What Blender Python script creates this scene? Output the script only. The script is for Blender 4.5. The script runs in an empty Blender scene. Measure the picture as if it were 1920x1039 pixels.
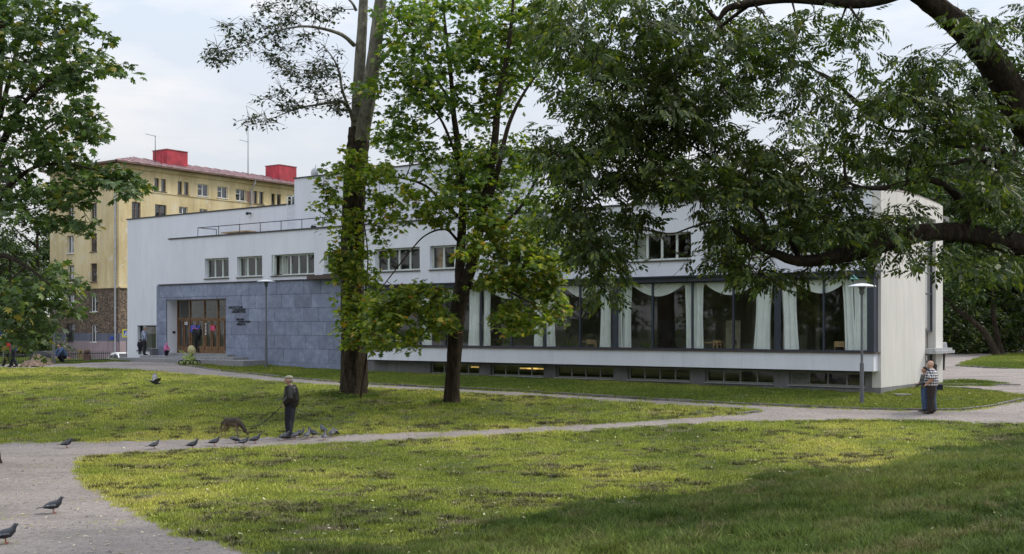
import bpy, bmesh, math, random
import numpy as np
from mathutils import Vector, Matrix
random.seed(7); rng = np.random.default_rng(7)
R = math.radians; PI = math.pi
S = bpy.context.scene; COL = S.collection
# ------------------------------------------------------------------ camera, sky, sun, exposure
F, HY, EYE = 2150.0, 614.0, 3.25
cd = bpy.data.cameras.new('camera'); cam = bpy.data.objects.new('camera', cd); COL.objects.link(cam)
cam.location = (0, 0, EYE); cam.rotation_euler = (R(90), 0, 0)
cd.sensor_width = 36; cd.lens = 36*F/1920; cd.shift_y = (HY-519.5)/1920
cd.clip_start = .1; cd.clip_end = 3000
S.camera = cam
SUN_AZ, SUN_EL = R(62), R(42)          # clockwise from +Y (view direction)
W = bpy.data.worlds.new("World"); S.world = W; W.use_nodes = True
nt = W.node_tree; N = nt.nodes; N.clear()
out = N.new('ShaderNodeOutputWorld'); bgn = N.new('ShaderNodeBackground'); bgn.inputs[1].default_value = 1.0
sky = N.new('ShaderNodeTexSky'); sky.sky_type = 'NISHITA'; sky.sun_disc = False
sky.sun_elevation = SUN_EL; sky.sun_rotation = SUN_AZ
def wmath(op, a, b=None, clamp=False):
    n = N.new('ShaderNodeMath'); n.operation = op; n.use_clamp = clamp
    for i, v in enumerate((a, b)):
        if v is None: continue
        if isinstance(v, (int, float)): n.inputs[i].default_value = v
        else: nt.links.new(v, n.inputs[i])
    return n.outputs[0]
def wmix(fac, a, b, bt='MIX'):
    n = N.new('ShaderNodeMix'); n.data_type = 'RGBA'; n.blend_type = bt
    for s, v in ((n.inputs[0], fac), (n.inputs[6], a), (n.inputs[7], b)):
        if isinstance(v, (int, float)): s.default_value = v
        elif isinstance(v, tuple): s.default_value = v+(1,)
        else: nt.links.new(v, s)
    return n.outputs[2]
tc = N.new('ShaderNodeTexCoord'); sep = N.new('ShaderNodeSeparateXYZ'); nt.links.new(tc.outputs['Generated'], sep.inputs[0])
mp = N.new('ShaderNodeMapping'); mp.inputs['Scale'].default_value = (1.6, 1.6, 5.5); mp.inputs['Location'].default_value = (.35, .1, .25)
nt.links.new(tc.outputs['Generated'], mp.inputs[0])
ns = N.new('ShaderNodeTexNoise'); ns.inputs['Scale'].default_value = 2.2; ns.inputs['Detail'].default_value = 7; ns.inputs['Roughness'].default_value = .55
nt.links.new(mp.outputs[0], ns.inputs['Vector'])
cr = N.new('ShaderNodeValToRGB'); cr.color_ramp.elements[0].position = .44; cr.color_ramp.elements[1].position = .62
cr.color_ramp.elements[0].color = (0, 0, 0, 1); cr.color_ramp.elements[1].color = (1, 1, 1, 1)
nt.links.new(ns.outputs[0], cr.inputs[0])
skyc = wmix(1.0, sky.outputs[0], (.1, .1, .1), 'MULTIPLY')
up = wmath('MAXIMUM', sep.outputs[2], 0.0)
# overcast veil: the thin cloud is brighter overhead than near the horizon
g = wmath('ADD', wmath('MULTIPLY', wmath('POWER', up, 1.1), 1.95), 1.0)
cl = wmix(wmath('MULTIPLY', up, 3.0, True), (.635, .63, .635), (.43, .495, .585))
cl = wmix(wmath('MULTIPLY', cr.outputs[0], 1.0), cl, (.655, .65, .655))
veil = wmix(.93, skyc, cl)
comb = N.new('ShaderNodeVectorMath'); comb.operation = 'SCALE'
nt.links.new(veil, comb.inputs[0]); nt.links.new(g, comb.inputs['Scale'])
nt.links.new(comb.outputs[0], bgn.inputs[0]); nt.links.new(bgn.outputs[0], out.inputs[0])
sd = bpy.data.lights.new('sun', 'SUN'); sun = bpy.data.objects.new('sun', sd); COL.objects.link(sun)
sd.energy = 2.3; sd.angle = R(16); sd.color = (1, .93, .8)
sv = Vector((math.sin(SUN_AZ)*math.cos(SUN_EL), math.cos(SUN_AZ)*math.cos(SUN_EL), math.sin(SUN_EL)))
sun.rotation_euler = (-sv).to_track_quat('-Z', 'Y').to_euler(); sun.location = (30, 30, 60)
S.view_settings.view_transform = 'Standard'; S.view_settings.look = 'None'
S.view_settings.exposure = 0.2; S.view_settings.gamma = 1; S.view_settings.use_curve_mapping = False
S.cycles.max_bounces = 8; S.cycles.transparent_max_bounces = 16; S.cycles.use_denoising = True

# ------------------------------------------------------------------ helpers
def obj(name, mesh, m=None, parent=None, loc=None, rot=None, label=None, cat=None, group=None, kind=None):
    o = bpy.data.objects.new(name, mesh); COL.objects.link(o)
    if m is not None and mesh is not None:
        for x in (m if isinstance(m, (list, tuple)) else [m]):
            if len(mesh.materials) < 12: mesh.materials.append(x)
    if parent: o.parent = parent
    if loc is not None: o.location = loc
    if rot is not None: o.rotation_euler = rot if isinstance(rot, (tuple, Vector)) else (0, 0, rot)
    if label: o['label'] = label
    if cat: o['category'] = cat
    if group: o['group'] = group
    if kind: o['kind'] = kind
    return o
def copy_tree(o, parent=None, loc=None, rotz=None, label=None, group=None, scale=None):
    c = o.copy(); COL.objects.link(c)
    if parent: c.parent = parent
    if loc is not None: c.location = loc
    if rotz is not None: c.rotation_euler = (0, 0, rotz)
    if label: c['label'] = label
    if group: c['group'] = group
    if scale: c.scale = (scale,)*3 if isinstance(scale, (int, float)) else scale
    for ch in [x for x in bpy.data.objects if x.parent == o]:
        copy_tree(ch, c)
    return c
KIDS = {}
class MB:
    """collects shapes for ONE mesh"""
    def __init__(s): s.v = []; s.f = []; s.mi = []; s.m = 0; s.sm = []; s.smooth = False
    def add(s, vs, fs):
        b = len(s.v); s.v += [tuple(v) for v in vs]
        for f in fs: s.f.append([i+b for i in f]); s.mi.append(s.m); s.sm.append(s.smooth)
        return s
    def quad(s, a, b, c, d): return s.add([a, b, c, d], [(0, 1, 2, 3)])
    def box(s, x0, x1, y0, y1, z0, z1, bev=0):
        if x0 > x1: x0, x1 = x1, x0
        if y0 > y1: y0, y1 = y1, y0
        if z0 > z1: z0, z1 = z1, z0
        v = [(x, y, z) for z in (z0, z1) for x, y in ((x0, y0), (x1, y0), (x1, y1), (x0, y1))]
        return s.add(v, [(3, 2, 1, 0), (4, 5, 6, 7), (0, 1, 5, 4), (1, 2, 6, 5), (2, 3, 7, 6), (3, 0, 4, 7)])
    def prism(s, poly, z0, z1, axis='z'):
        n = len(poly)
        def P(a, b, c): return (a, b, c) if axis == 'z' else ((a, c, b) if axis == 'y' else (c, a, b))
        v = [P(a, b, z0) for a, b in poly]+[P(a, b, z1) for a, b in poly]
        return s.add(v, [list(range(n))[::-1], list(range(n, 2*n))]+[(i, (i+1) % n, (i+1) % n+n, i+n) for i in range(n)])
    def tube(s, pts, rad, n=8, cap=True, jit=0):
        pts = [Vector(p) for p in pts]; m = len(pts)
        if isinstance(rad, (int, float)): rad = [rad]*m
        t0 = (pts[1]-pts[0]).normalized(); a = Vector((0, 0, 1)) if abs(t0.z) < .9 else Vector((1, 0, 0))
        u = t0.cross(a).normalized(); b = len(s.v); vs = []
        for i, p in enumerate(pts):
            t = ((pts[min(i+1, m-1)]-pts[max(i-1, 0)])).normalized()
            u = (u-t*u.dot(t)).normalized(); w = t.cross(u)
            for k in range(n):
                q = 2*PI*k/n; r = rad[i]
                if isinstance(r, tuple): vs.append(p+u*math.cos(q)*r[0]+w*math.sin(q)*r[1])
                else: vs.append(p+(u*math.cos(q)+w*math.sin(q))*r*(1+jit*random.uniform(-1, 1)))
        fs = [(i*n+k, i*n+(k+1) % n, (i+1)*n+(k+1) % n, (i+1)*n+k) for i in range(m-1) for k in range(n)]
        if cap: fs += [list(range(n))[::-1], [(m-1)*n+k for k in range(n)]]
        return s.add(vs, fs)
    def lathe(s, prof, n=16, c=(0, 0, 0)):
        vs = [(c[0]+r*math.cos(2*PI*k/n), c[1]+r*math.sin(2*PI*k/n), c[2]+z) for r, z in prof for k in range(n)]
        m = len(prof)
        fs = [(i*n+k, i*n+(k+1) % n, (i+1)*n+(k+1) % n, (i+1)*n+k) for i in range(m-1) for k in range(n)]
        fs += [list(range(n))[::-1], [(m-1)*n+k for k in range(n)]]
        return s.add(vs, fs)
    def ball(s, c, r, n=10, sc=(1, 1, 1)):
        m = n//2+1; prof = [(math.sin(PI*i/m), -math.cos(PI*i/m)) for i in range(m+1)]
        vs = [(c[0]+r*sc[0]*a*math.cos(2*PI*k/n), c[1]+r*sc[1]*a*math.sin(2*PI*k/n), c[2]+r*sc[2]*z) for a, z in prof for k in range(n)]
        return s.add(vs, [(i*n+k, i*n+(k+1) % n, (i+1)*n+(k+1) % n, (i+1)*n+k) for i in range(m) for k in range(n)])
    def mesh(s, name):
        me = bpy.data.meshes.new(name); me.from_pydata(s.v, [], s.f)
        me.polygons.foreach_set('material_index', s.mi); me.polygons.foreach_set('use_smooth', s.sm)
        me.validate(); me.update(); return me
    def ob(s, name, m=None, parent=None, **k): return obj(name, s.mesh(name), m, parent, **k)
def npmesh(name, V, faces_flat, nper, smooth=False):
    me = bpy.data.meshes.new(name); nf = len(faces_flat)//nper
    me.vertices.add(len(V)); me.vertices.foreach_set('co', np.asarray(V, np.float32).ravel())
    me.loops.add(len(faces_flat)); me.loops.foreach_set('vertex_index', np.asarray(faces_flat, np.int32))
    me.polygons.add(nf); me.polygons.foreach_set('loop_start', np.arange(0, nf*nper, nper, dtype=np.int32))
    try: me.polygons.foreach_set('loop_total', np.full(nf, nper, np.int32))
    except Exception: pass
    if smooth: me.polygons.foreach_set('use_smooth', np.ones(nf, bool))
    me.update(calc_edges=True); return me

# ------------------------------------------------------------------ materials
class MT:
    def __init__(s, name):
        s.m = bpy.data.materials.new(name); s.m.use_nodes = True; s.t = s.m.node_tree; s.n = s.t.nodes
        s.p = s.n['Principled BSDF']; s.o = s.n['Material Output']
    def new(s, t, **k):
        n = s.n.new('ShaderNode'+t)
        for a, v in k.items():
            if a.startswith('i_'): n.inputs[a[2:].replace('_', ' ')].default_value = v
            else: setattr(n, a, v)
        return n
    def l(s, a, b): s.t.links.new(a, b)
    def noise(s, scale, detail=4, rough=.55, coord='Object', map=None, dist=0):
        tc = s.new('TexCoord') if coord != 'World' else s.new('NewGeometry')
        o = tc.outputs['Position'] if coord == 'World' else tc.outputs[coord]
        if map:
            mp = s.new('Mapping'); mp.inputs['Scale'].default_value = map; s.l(o, mp.inputs[0]); o = mp.outputs[0]
        n = s.new('TexNoise'); n.inputs['Scale'].default_value = scale; n.inputs['Detail'].default_value = detail
        n.inputs['Roughness'].default_value = rough; n.inputs['Distortion'].default_value = dist; s.l(o, n.inputs['Vector']); return n.outputs[0]
    def ramp(s, fac, stops):
        r = s.new('ValToRGB'); e = r.color_ramp.elements
        while len(e) < len(stops): e.new(.5)
        for i, (p, c) in enumerate(stops):
            e[i].position = p; e[i].color = (tuple(c)+(1,)) if isinstance(c, tuple) else (c, c, c, 1)
        s.l(fac, r.inputs[0]); return r.outputs[0]
    def mix(s, fac, a, b, bt='MIX'):
        n = s.new('Mix', data_type='RGBA', blend_type=bt)
        for k, v in ((n.inputs[0], fac), (n.inputs[6], a), (n.inputs[7], b)):
            if isinstance(v, (int, float)): k.default_value = v
            elif isinstance(v, tuple): k.default_value = v+(1,)
            else: s.l(v, k)
        return n.outputs[2]
    def bump(s, h, st=.3, d=.02):
        b = s.new('Bump'); b.inputs['Strength'].default_value = st; b.inputs['Distance'].default_value = d
        s.l(h, b.inputs['Height']); s.l(b.outputs[0], s.p.inputs['Normal'])
    def col(s, c):
        if isinstance(c, tuple): s.p.inputs['Base Color'].default_value = c+(1,)
        else: s.l(c, s.p.inputs['Base Color'])
def simple(name, c, rough=.6, var=.12, scale=6, metal=0, bump=0, bscale=40, coord='Object', objvar=0, spec=None):
    M = MT(name); c2 = tuple(x*(1-var*2) for x in c); c1 = tuple(min(1, x*(1+var)) for x in c)
    x = M.ramp(M.noise(scale, 5, coord=coord), [(.3, c2), (.7, c1)])
    if objvar:
        oi = M.new('ObjectInfo'); r = M.ramp(oi.outputs['Random'], [(0, 1-objvar), (1, 1.0)]); x = M.mix(1., x, r, 'MULTIPLY')
    M.col(x); M.p.inputs['Roughness'].default_value = rough; M.p.inputs['Metallic'].default_value = metal
    if spec is not None: M.p.inputs['Specular IOR Level'].default_value = spec
    if bump: M.bump(M.noise(bscale, 4, coord=coord), bump, .01)
    return M.m
def plaster(name, c, stain=(.5, .5, .5), amt=.12, dirtz=None):
    M = MT(name)
    a = M.noise(.35, 6, .6, map=(1, 1, .45)); b = M.noise(1.6, 6, .65, map=(1, 1, .22)); f = M.noise(30, 3)
    x = M.mix(1., c, M.ramp(a, [(.3, 1-amt), (.65, 1.0)]), 'MULTIPLY')
    x = M.mix(1., x, M.ramp(b, [(.28, 1-amt*.9), (.55, 1.0)]), 'MULTIPLY')
    c3 = M.noise(5, 5, .6, map=(1, 1, .06)); x = M.mix(1., x, M.ramp(c3, [(.26, 1-amt*1.3), (.42, 1.0)]), 'MULTIPLY')
    x = M.mix(1., x, M.ramp(f, [(.2, .96), (.8, 1.0)]), 'MULTIPLY')
    M.col(x); M.p.inputs['Roughness'].default_value = .85; M.bump(f, .15, .008); return M.m
m_white = plaster('white_render', (.76, .775, .84), amt=.09)  # white paint with the blue of sky shade put into its colour
m_white2 = plaster('sun_warmed_render', (.7, .675, .63), amt=.13)  # end wall's white render, the sun's warmth put into its colour
m_coping = simple('dark_coping', (.05, .045, .05), .6)
m_trim = simple('dark_blue_metal', (.035, .042, .062), .45)
m_frame = simple('pale_window_frame', (.6, .64, .6), .5, .05)
m_wood = simple('oiled_wood', (.2, .105, .045), .5, .25, 8)
m_woodL = simple('light_wood', (.5, .33, .16), .6, .15, 5)
m_sill = simple('brown_sill', (.07, .045, .04), .6)
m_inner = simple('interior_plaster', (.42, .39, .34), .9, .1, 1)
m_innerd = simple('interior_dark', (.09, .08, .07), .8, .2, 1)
m_ceilw = simple('interior_wood_ceiling', (.2, .1, .06), .6, .25, 2)
m_curt = simple('mint_curtain', (.88, .9, .88), .9, .03, 3)
m_black = simple('black_plastic', (.015, .015, .018), .5)
m_conc = plaster('basement_render', (.23, .23, .23), amt=.35)
m_louvre = simple('louvre_metal', (.3, .3, .27), .5)
m_letter = simple('black_lettering', (.012, .012, .015), .5)
m_greymetal = simple('grey_lamp_metal', (.13, .135, .15), .5, .1)
m_whitepl = simple('white_lamp_cover', (.75, .76, .78), .35, .03)
m_steel = simple('bare_steel', (.45, .46, .48), .4, .1, metal=.6)
m_rail = simple('black_rail', (.03, .03, .035), .5)
def glassm(name, tint, refl=1.0):
    M = MT(name); M.n.remove(M.p)
    tr = M.new('BsdfTransparent'); tr.inputs[0].default_value = tint+(1,)
    gl = M.new('BsdfGlossy'); gl.inputs['Roughness'].default_value = .02; gl.inputs[0].default_value = (.9, .92, .95, 1)
    fr = M.new('Fresnel'); gg = M.new('NewGeometry'); ii = M.new('Mix', data_type='FLOAT'); M.l(gg.outputs['Backfacing'], ii.inputs[0]); ii.inputs[2].default_value = 1.45; ii.inputs[3].default_value = 1/1.45; M.l(ii.outputs[0], fr.inputs[0])
    nb = M.new('Bump'); nb.inputs['Strength'].default_value = .02; nb.inputs['Distance'].default_value = .02
    M.l(M.noise(1.2, 2), nb.inputs['Height']); M.l(nb.outputs[0], gl.inputs['Normal'])
    mul = M.new('Math', operation='MULTIPLY'); mul.inputs[1].default_value = refl; M.l(fr.outputs[0], mul.inputs[0])
    mx = M.new('MixShader'); M.l(mul.outputs[0], mx.inputs[0]); M.l(tr.outputs[0], mx.inputs[1]); M.l(gl.outputs[0], mx.inputs[2])
    M.l(mx.outputs[0], M.o.inputs[0]); return M.m
m_glass = glassm('window_glass', (.95, .965, .96), 1.0)
m_glassd = glassm('house_glass', (.5, .52, .54), 2.6)
# slate blue stone slabs
M = MT('blue_grey_stone'); a = M.noise(2.2, 8, .68, dist=.6, coord='World'); b = M.noise(14, 5, coord='World')
x = M.ramp(a, [(.2, (0.153, 0.180, 0.265)), (.5, (0.235, 0.270, 0.378)), (.66, (0.306, 0.345, 0.464)), (.8, (0.479, 0.515, 0.626))])
oi = M.new('ObjectInfo'); x = M.mix(1., x, M.ramp(oi.outputs['Random'], [(0, .78), (1, 1.1)]), 'MULTIPLY')
x = M.mix(1., x, M.ramp(b, [(.25, .84), (.75, 1.06)]), 'MULTIPLY'); M.col(x); M.p.inputs['Roughness'].default_value = .65; M.bump(b, .2, .01); m_stone = M.m
m_joint = simple('slab_joint', (.09, .1, .14), .9)
m_step = simple('granite_step', (.3, .3, .31), .75, .2, 12, bump=.2, objvar=.2)
# walls of the yellow house
M = MT('peeling_yellow_plaster'); a = M.noise(.22, 8, .62, map=(1, 1, .6)); b = M.noise(1.1, 7, .7); f = M.noise(.5, 6, .7, map=(2.2, 2.2, .25))
x = M.ramp(a, [(.3, (0.524, 0.406, 0.204)), (.5, (0.695, 0.568, 0.330)), (.7, (0.775, 0.684, 0.456))])
x = M.mix(M.ramp(b, [(.56, 0.), (.64, .8)]), x, (.7, .64, .5)); x = M.mix(M.ramp(b, [(.3, .6), (.38, 0.)]), x, (.3, .22, .12))
x = M.mix(1., x, M.ramp(f, [(.3, .75), (.6, 1.0)]), 'MULTIPLY'); M.col(x); M.p.inputs['Roughness'].default_value = .9; M.bump(b, .3, .02); m_yellow = M.m
M = MT('brown_pebbledash'); v = M.new('TexVoronoi'); v.inputs['Scale'].default_value = 7
t_ = M.new('TexCoord'); M.l(t_.outputs['Object'], v.inputs['Vector'])
x = M.ramp(v.outputs['Color'], [(.2, (.075, .055, .045)), (.6, (.16, .12, .09)), (.9, (.3, .22, .14))])
x = M.mix(1., x, M.ramp(M.noise(.5, 6, .6, map=(1, 1, .3)), [(.3, .75), (.7, 1.1)]), 'MULTIPLY'); M.col(x); M.p.inputs['Roughness'].default_value = .9; M.bump(v.outputs['Distance'], .6, .05); m_brown = M.m
m_plinthb = plaster('grey_blue_plinth', (.17, .18, .24), amt=.3)
m_plinthp = plaster('pink_plinth', (.42, .33, .35), amt=.3)
m_redroof = simple('red_roof_metal', (.3, .17, .18), .6, .3, 1.5)
m_redbox = simple('red_painted_box', (.42, .03, .05), .6, .25, .8)
m_eave = simple('brown_eave', (.16, .1, .08), .8, .3, 1.5)
m_whframe = simple('white_window_frame', (.75, .75, .74), .5, .05)
m_dkframe = simple('old_wood_frame', (.16, .12, .11), .7, .2)
m_houseroom = simple('dim_room', (.1, .1, .11), .9)
m_pipe = simple('zinc_pipe', (.42, .43, .46), .5, .15)

# ground materials ---------------------------------------------------------
def patch(M):
    """shared lawn patchwork in world XY: yellow-green against deep green"""
    a = M.noise(.16, 5, .6, 'World', map=(1, .7, 0)); b = M.noise(1.1, 5, .65, 'World', map=(.7, 1.5, 0))
    return a, b
def grassmat(name, dark, mid, lite, dead, deadamt=.62):
    M = MT(name); a, b = patch(M)
    x = M.ramp(a, [(.34, dark), (.5, mid), (.62, lite)])
    x = M.mix(M.ramp(b, [(deadamt-.07, 0.), (deadamt+.06, .8)]), x, dead)
    x = M.mix(M.ramp(b, [(.34, .75), (.44, 0.)]), x, dark)
    g_ = M.new('NewGeometry')
    x = M.mix(1., x, M.ramp(g_.outputs['Random Per Island'], [(0, .4), (.8, 1.2), (1, 2.0)]), 'MULTIPLY')
    M.col(x); M.p.inputs['Roughness'].default_value = .7; M.p.inputs['Specular IOR Level'].default_value = .2
    tr = M.new('BsdfTranslucent'); M.l(x, tr.inputs[0]); mx = M.new('MixShader'); mx.inputs[0].default_value = .4
    M.l(M.p.outputs[0], mx.inputs[1]); M.l(tr.outputs[0], mx.inputs[2]); M.l(mx.outputs[0], M.o.inputs[0]); return M.m
m_blade = grassmat('mown_grass', (0.137, 0.187, 0.037), (0.338, 0.387, 0.070), (0.559, 0.537, 0.125), (0.390, 0.300, 0.229))
m_bladeL = grassmat('long_grass', (0.052, 0.089, 0.017), (0.112, 0.164, 0.029), (0.196, 0.239, 0.046), (0.243, 0.204, 0.102), .58)
m_bladeF = grassmat('fresh_grass', (0.105, 0.152, 0.026), (0.173, 0.225, 0.038), (0.263, 0.285, 0.056), (0.252, 0.239, 0.096), .7)
M = MT('lawn_soil'); a, b = patch(M); f = M.noise(14, 6, .7, 'World')
x = M.ramp(a, [(.34, (.03, .05, .012)), (.5, (.06, .08, .02)), (.64, (.1, .115, .03))])
x = M.mix(M.ramp(b, [(.52, 0.), (.62, .8)]), x, (.09, .075, .04)); x = M.mix(1., x, M.ramp(f, [(.3, .45), (.7, 1.15)]), 'MULTIPLY')
M.col(x); M.p.inputs['Roughness'].default_value = .95; M.bump(f, .8, .05); m_soil = M.m
M = MT('pinkish_gravel'); f = M.noise(55, 6, .75, 'World'); g2 = M.noise(9, 6, .7, 'World'); a = M.noise(.5, 6, .6, 'World', map=(.8, 1.6, 1))
x = M.ramp(f, [(.3, (0.085, 0.070, 0.063)), (.5, (0.255, 0.220, 0.203)), (.7, (0.510, 0.445, 0.407))])
x = M.mix(1., x, M.ramp(g2, [(.3, .6), (.62, 1.06)]), 'MULTIPLY')
x = M.mix(1., x, M.ramp(a, [(.3, .66), (.55, 1.0)]), 'MULTIPLY')
x = M.mix(M.ramp(M.noise(2.2, 6, .7, 'World'), [(.64, 0.), (.72, .45)]), x, (.16, .17, .07))
M.col(x); M.p.inputs['Roughness'].default_value = .95; M.bump(f, .5, .015); m_gravel = M.m
m_kerb = simple('kerb_stone', (.24, .22, .21), .9, .3, 6, coord='World', objvar=.3, bump=.4)

# tree materials -----------------------------------------------------------
def leafm(name, cols, tr=.35, rough=.5, spec=.35, big=None):
    M = MT(name); g_ = M.new('NewGeometry'); r = g_.outputs['Random Per Island']
    x = M.ramp(r, cols)
    x = M.mix(1., x, M.ramp(M.noise(.55, 3, coord='World'), [(.35, .75), (.65, 1.2)]), 'MULTIPLY')
    M.col(x); M.p.inputs['Roughness'].default_value = rough; M.p.inputs['Specular IOR Level'].default_value = spec
    t = M.new('BsdfTranslucent'); M.l(M.mix(1., x, (1.5, 1.7, .7), 'MULTIPLY'), t.inputs[0]); mx = M.new('MixShader'); mx.inputs[0].default_value = tr
    M.l(M.p.outputs[0], mx.inputs[1]); M.l(t.outputs[0], mx.inputs[2]); M.l(mx.outputs[0], M.o.inputs[0]); return M.m
m_lmaple = leafm('maple_leaf', [(0, (0.045, 0.084, 0.020)), (.55, (0.084, 0.145, 0.025)), (.88, (0.198, 0.261, 0.031)), (1, (0.365, 0.334, 0.037))])
m_lmapleY = leafm('yellowing_maple_leaf', [(0, (0.058, 0.104, 0.021)), (.45, (0.130, 0.189, 0.026)), (.85, (0.273, 0.305, 0.039)), (.97, (0.364, 0.312, 0.039)), (1, (0.390, 0.169, 0.039))], .42)
m_lmapleD = leafm('dark_maple_leaf', [(0, (0.041, 0.072, 0.026)), (.6, (0.072, 0.123, 0.035)), (.93, (0.131, 0.189, 0.041)), (1, (0.290, 0.232, 0.043))], .25)  # deeper green than the other maple leaves
m_lash = leafm('compound_leaf', [(0, (0.028, 0.048, 0.018)), (.6, (0.058, 0.085, 0.022)), (.92, (0.103, 0.133, 0.028)), (1, (0.193, 0.202, 0.026))], .3, .55, .25)
m_lpop = leafm('poplar_leaf', [(0, (.022, .035, .024)), (.8, (.05, .07, .035)), (1, (.1, .13, .04))], .15)
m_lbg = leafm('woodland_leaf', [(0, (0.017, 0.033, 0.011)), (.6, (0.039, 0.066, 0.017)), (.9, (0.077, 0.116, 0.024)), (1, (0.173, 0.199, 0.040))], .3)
def barkm(name, c0, c1, zs=.25, sc=9):
    M = MT(name); a = M.noise(sc, 8, .7, map=(1, 1, zs), dist=.4); b = M.noise(1.2, 4)
    x = M.ramp(a, [(.35, c0), (.65, c1)]); x = M.mix(1., x, M.ramp(b, [(.3, .7), (.7, 1.1)]), 'MULTIPLY'); M.col(x)
    M.p.inputs['Roughness'].default_value = .95; M.p.inputs['Specular IOR Level'].default_value = .1; M.bump(a, 1., .12); return M.m
m_bark = barkm('dark_bark', (.022, .017, .013), (.075, .058, .042))
m_barkp = barkm('grey_poplar_bark', (.1, .095, .075), (.3, .28, .22), .5, 6)
m_barkl = barkm('rugged_poplar_base_bark', (.012, .009, .007), (.1, .08, .058), .18, 9)
m_barkg = barkm('brown_bark', (.03, .023, .017), (.09, .07, .05))

# ------------------------------------------------------------------ terrain
_Y = np.linspace(-20, 700, 7201)
_Z = np.interp(_Y, [0, 20, 32, 38, 43, 60, 65, 90, 700], [0, 0, .02, .36, .79, 1.0, 1.22, 1.22, 1.3])
_k = np.hanning(41); _k /= _k.sum(); _Z = np.convolve(np.pad(_Z, 20, 'edge'), _k, 'valid')
def sstep(a, b, x):
    t = np.clip((np.asarray(x, float)-a)/(b-a), 0, 1); return t*t*(3-2*t)
def tz(X, Y):
    X = np.asarray(X, float); Y = np.asarray(Y, float)
    z = np.interp(Y, _Y, _Z)
    z = z - 1.6*sstep(-18, -26, X)*sstep(75, 92, Y)
    d = (X+3.5)*.674-(Y-16.4)*.738
    m = np.where(d > 0, .11*(np.sqrt(d*d+1.2**2)-1.2), 0); m = 2.6*np.tanh(m/2.6)
    return z+m*sstep(70, 40, Y)*sstep(60, 25, np.abs(X-2))+.035*np.sin(X*.55+Y*.31)*np.sin(Y*.47-X*.2)*sstep(10, 30, Y)*sstep(50, 38, Y)
def rdir(px, py): return ((px-960)/F, 1.0, (HY-py)/F)
def gp(px, py):
    dx, _, dz = rdir(px, py); Ys = np.arange(6, 600, .05)
    e = EYE+dz*Ys-tz(dx*Ys, Ys); i = int(np.argmax(e < 0)) if (e < 0).any() else len(Ys)-1
    y0, y1 = Ys[max(i-1, 0)], Ys[i]; a, b = e[max(i-1, 0)], e[i]; y = y0+(y1-y0)*(a/(a-b) if a != b else 0)
    return Vector((dx*y, y, float(tz(dx*y, y))))
def at(px, py, Y):
    dx, _, dz = rdir(px, py); return Vector((dx*Y, Y, EYE+dz*Y))
def toground(x, y): return Vector((x, y, float(tz(x, y))))
def inpoly(px, py, poly):
    r = np.zeros(np.shape(px), bool); n = len(poly)
    for i in range(n):
        x0, y0 = poly[i]; x1, y1 = poly[(i+1) % n]
        if y0 == y1: continue
        c = ((y0 > py) != (y1 > py)) & (px < (x1-x0)*(py-y0)/(y1-y0)+x0); r ^= c
    return r
# outlines of the gravel, traced on the ground
KERB = [(350, 685.5), (437, 698), (532, 708.4), (638, 717.5), (693, 721), (834, 728), (1056, 740), (1150, 745.5), (1323, 755), (1440, 761), (1600, 767), (1700, 769), (1800, 769.5), (1850, 764), (1885, 757), (1930, 748), (2100, 722)]
P_UP = [(-700, 690), (0, 683.5), (130, 682), (215, 678), (330, 679)]+KERB
P_LOW = [(-700, 697), (0, 691), (120, 689.5), (204, 691), (300, 698), (365, 703.7), (536, 717.5), (634, 724.5), (700, 728), (840, 735), (1056, 747.5), (1150, 753), (1323, 762.5), (1400, 766.5), (1436, 771), (1390, 776), (1300, 783), (1100, 796), (900, 806), (640, 815), (400, 822.5), (200, 828), (0, 829.5), (-700, 835)]
P_LAWN = [(148, 872), (162, 858), (250, 850.5), (500, 838.5), (700, 829), (900, 818.5), (1100, 808), (1280, 797), (1400, 792), (1550, 789), (1700, 788), (1920, 796), (2500, 815)]
P_LEFT = [(500, 1045), (420, 1016), (340, 1000), (300, 976), (230, 945), (172, 910), (150, 886)]
PATHS = [P_UP+[(2500, 700), (2500, 815)]+P_LAWN[::-1][1:]+[(150, 886)]+P_LEFT[::-1][1:]+[(560, 1090), (700, 1400), (-1500, 1400), (-1500, 835)]+P_LOW[::-1],
         ]
# the polygon above also swallows the tongue of lawn; that tongue is cut by going round P_LOW
RIGHTPATH = [(1700, 700), (1765, 727), (1800, 729), (1880, 736), (1920, 740.5), (2500, 760), (2500, 650), (1920, 655), (1870, 654), (1850, 662), (1768, 661), (1700, 658)]
STRIP = [(1700, 716), (1765, 711.5), (1830, 713), (1895, 720), (1850, 724), (1700, 723)]
ISLAND = [(1792, 686), (1830, 673), (1880, 664.5), (1925, 660), (2300, 655), (2300, 690), (1920, 691.5), (1860, 691)]
def ispath(X, Y):
    X = np.asarray(X, float); Y = np.asarray(Y, float); Ym = np.maximum(Y, .5); z = tz(X, Y)
    px = 960+F*X/Ym; py = HY-F*(z-EYE)/Ym
    px = px+6*np.sin(X*3.1+Y*2.3)*(12/Ym)+5*np.sin(X*7.7-Y*5.3)*(12/Ym); py = py+2.0*np.sin(X*4.3+Y*1.9)*(25/Ym)**2*.6
    up = inpoly(px, py, PATHS[0]); r = up
    q = inpoly(px, py, RIGHTPATH) & ~inpoly(px, py, STRIP) & ~inpoly(px, py, ISLAND)
    return (r | q) & (Y > 3)
def iscut(X, Y): # long unmown grass of the mound
    d = (X+3.5)*.674-(Y-16.4)*.738; return d+.5*np.sin(X*1.3)+.3*np.sin(Y*2.1)
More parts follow.
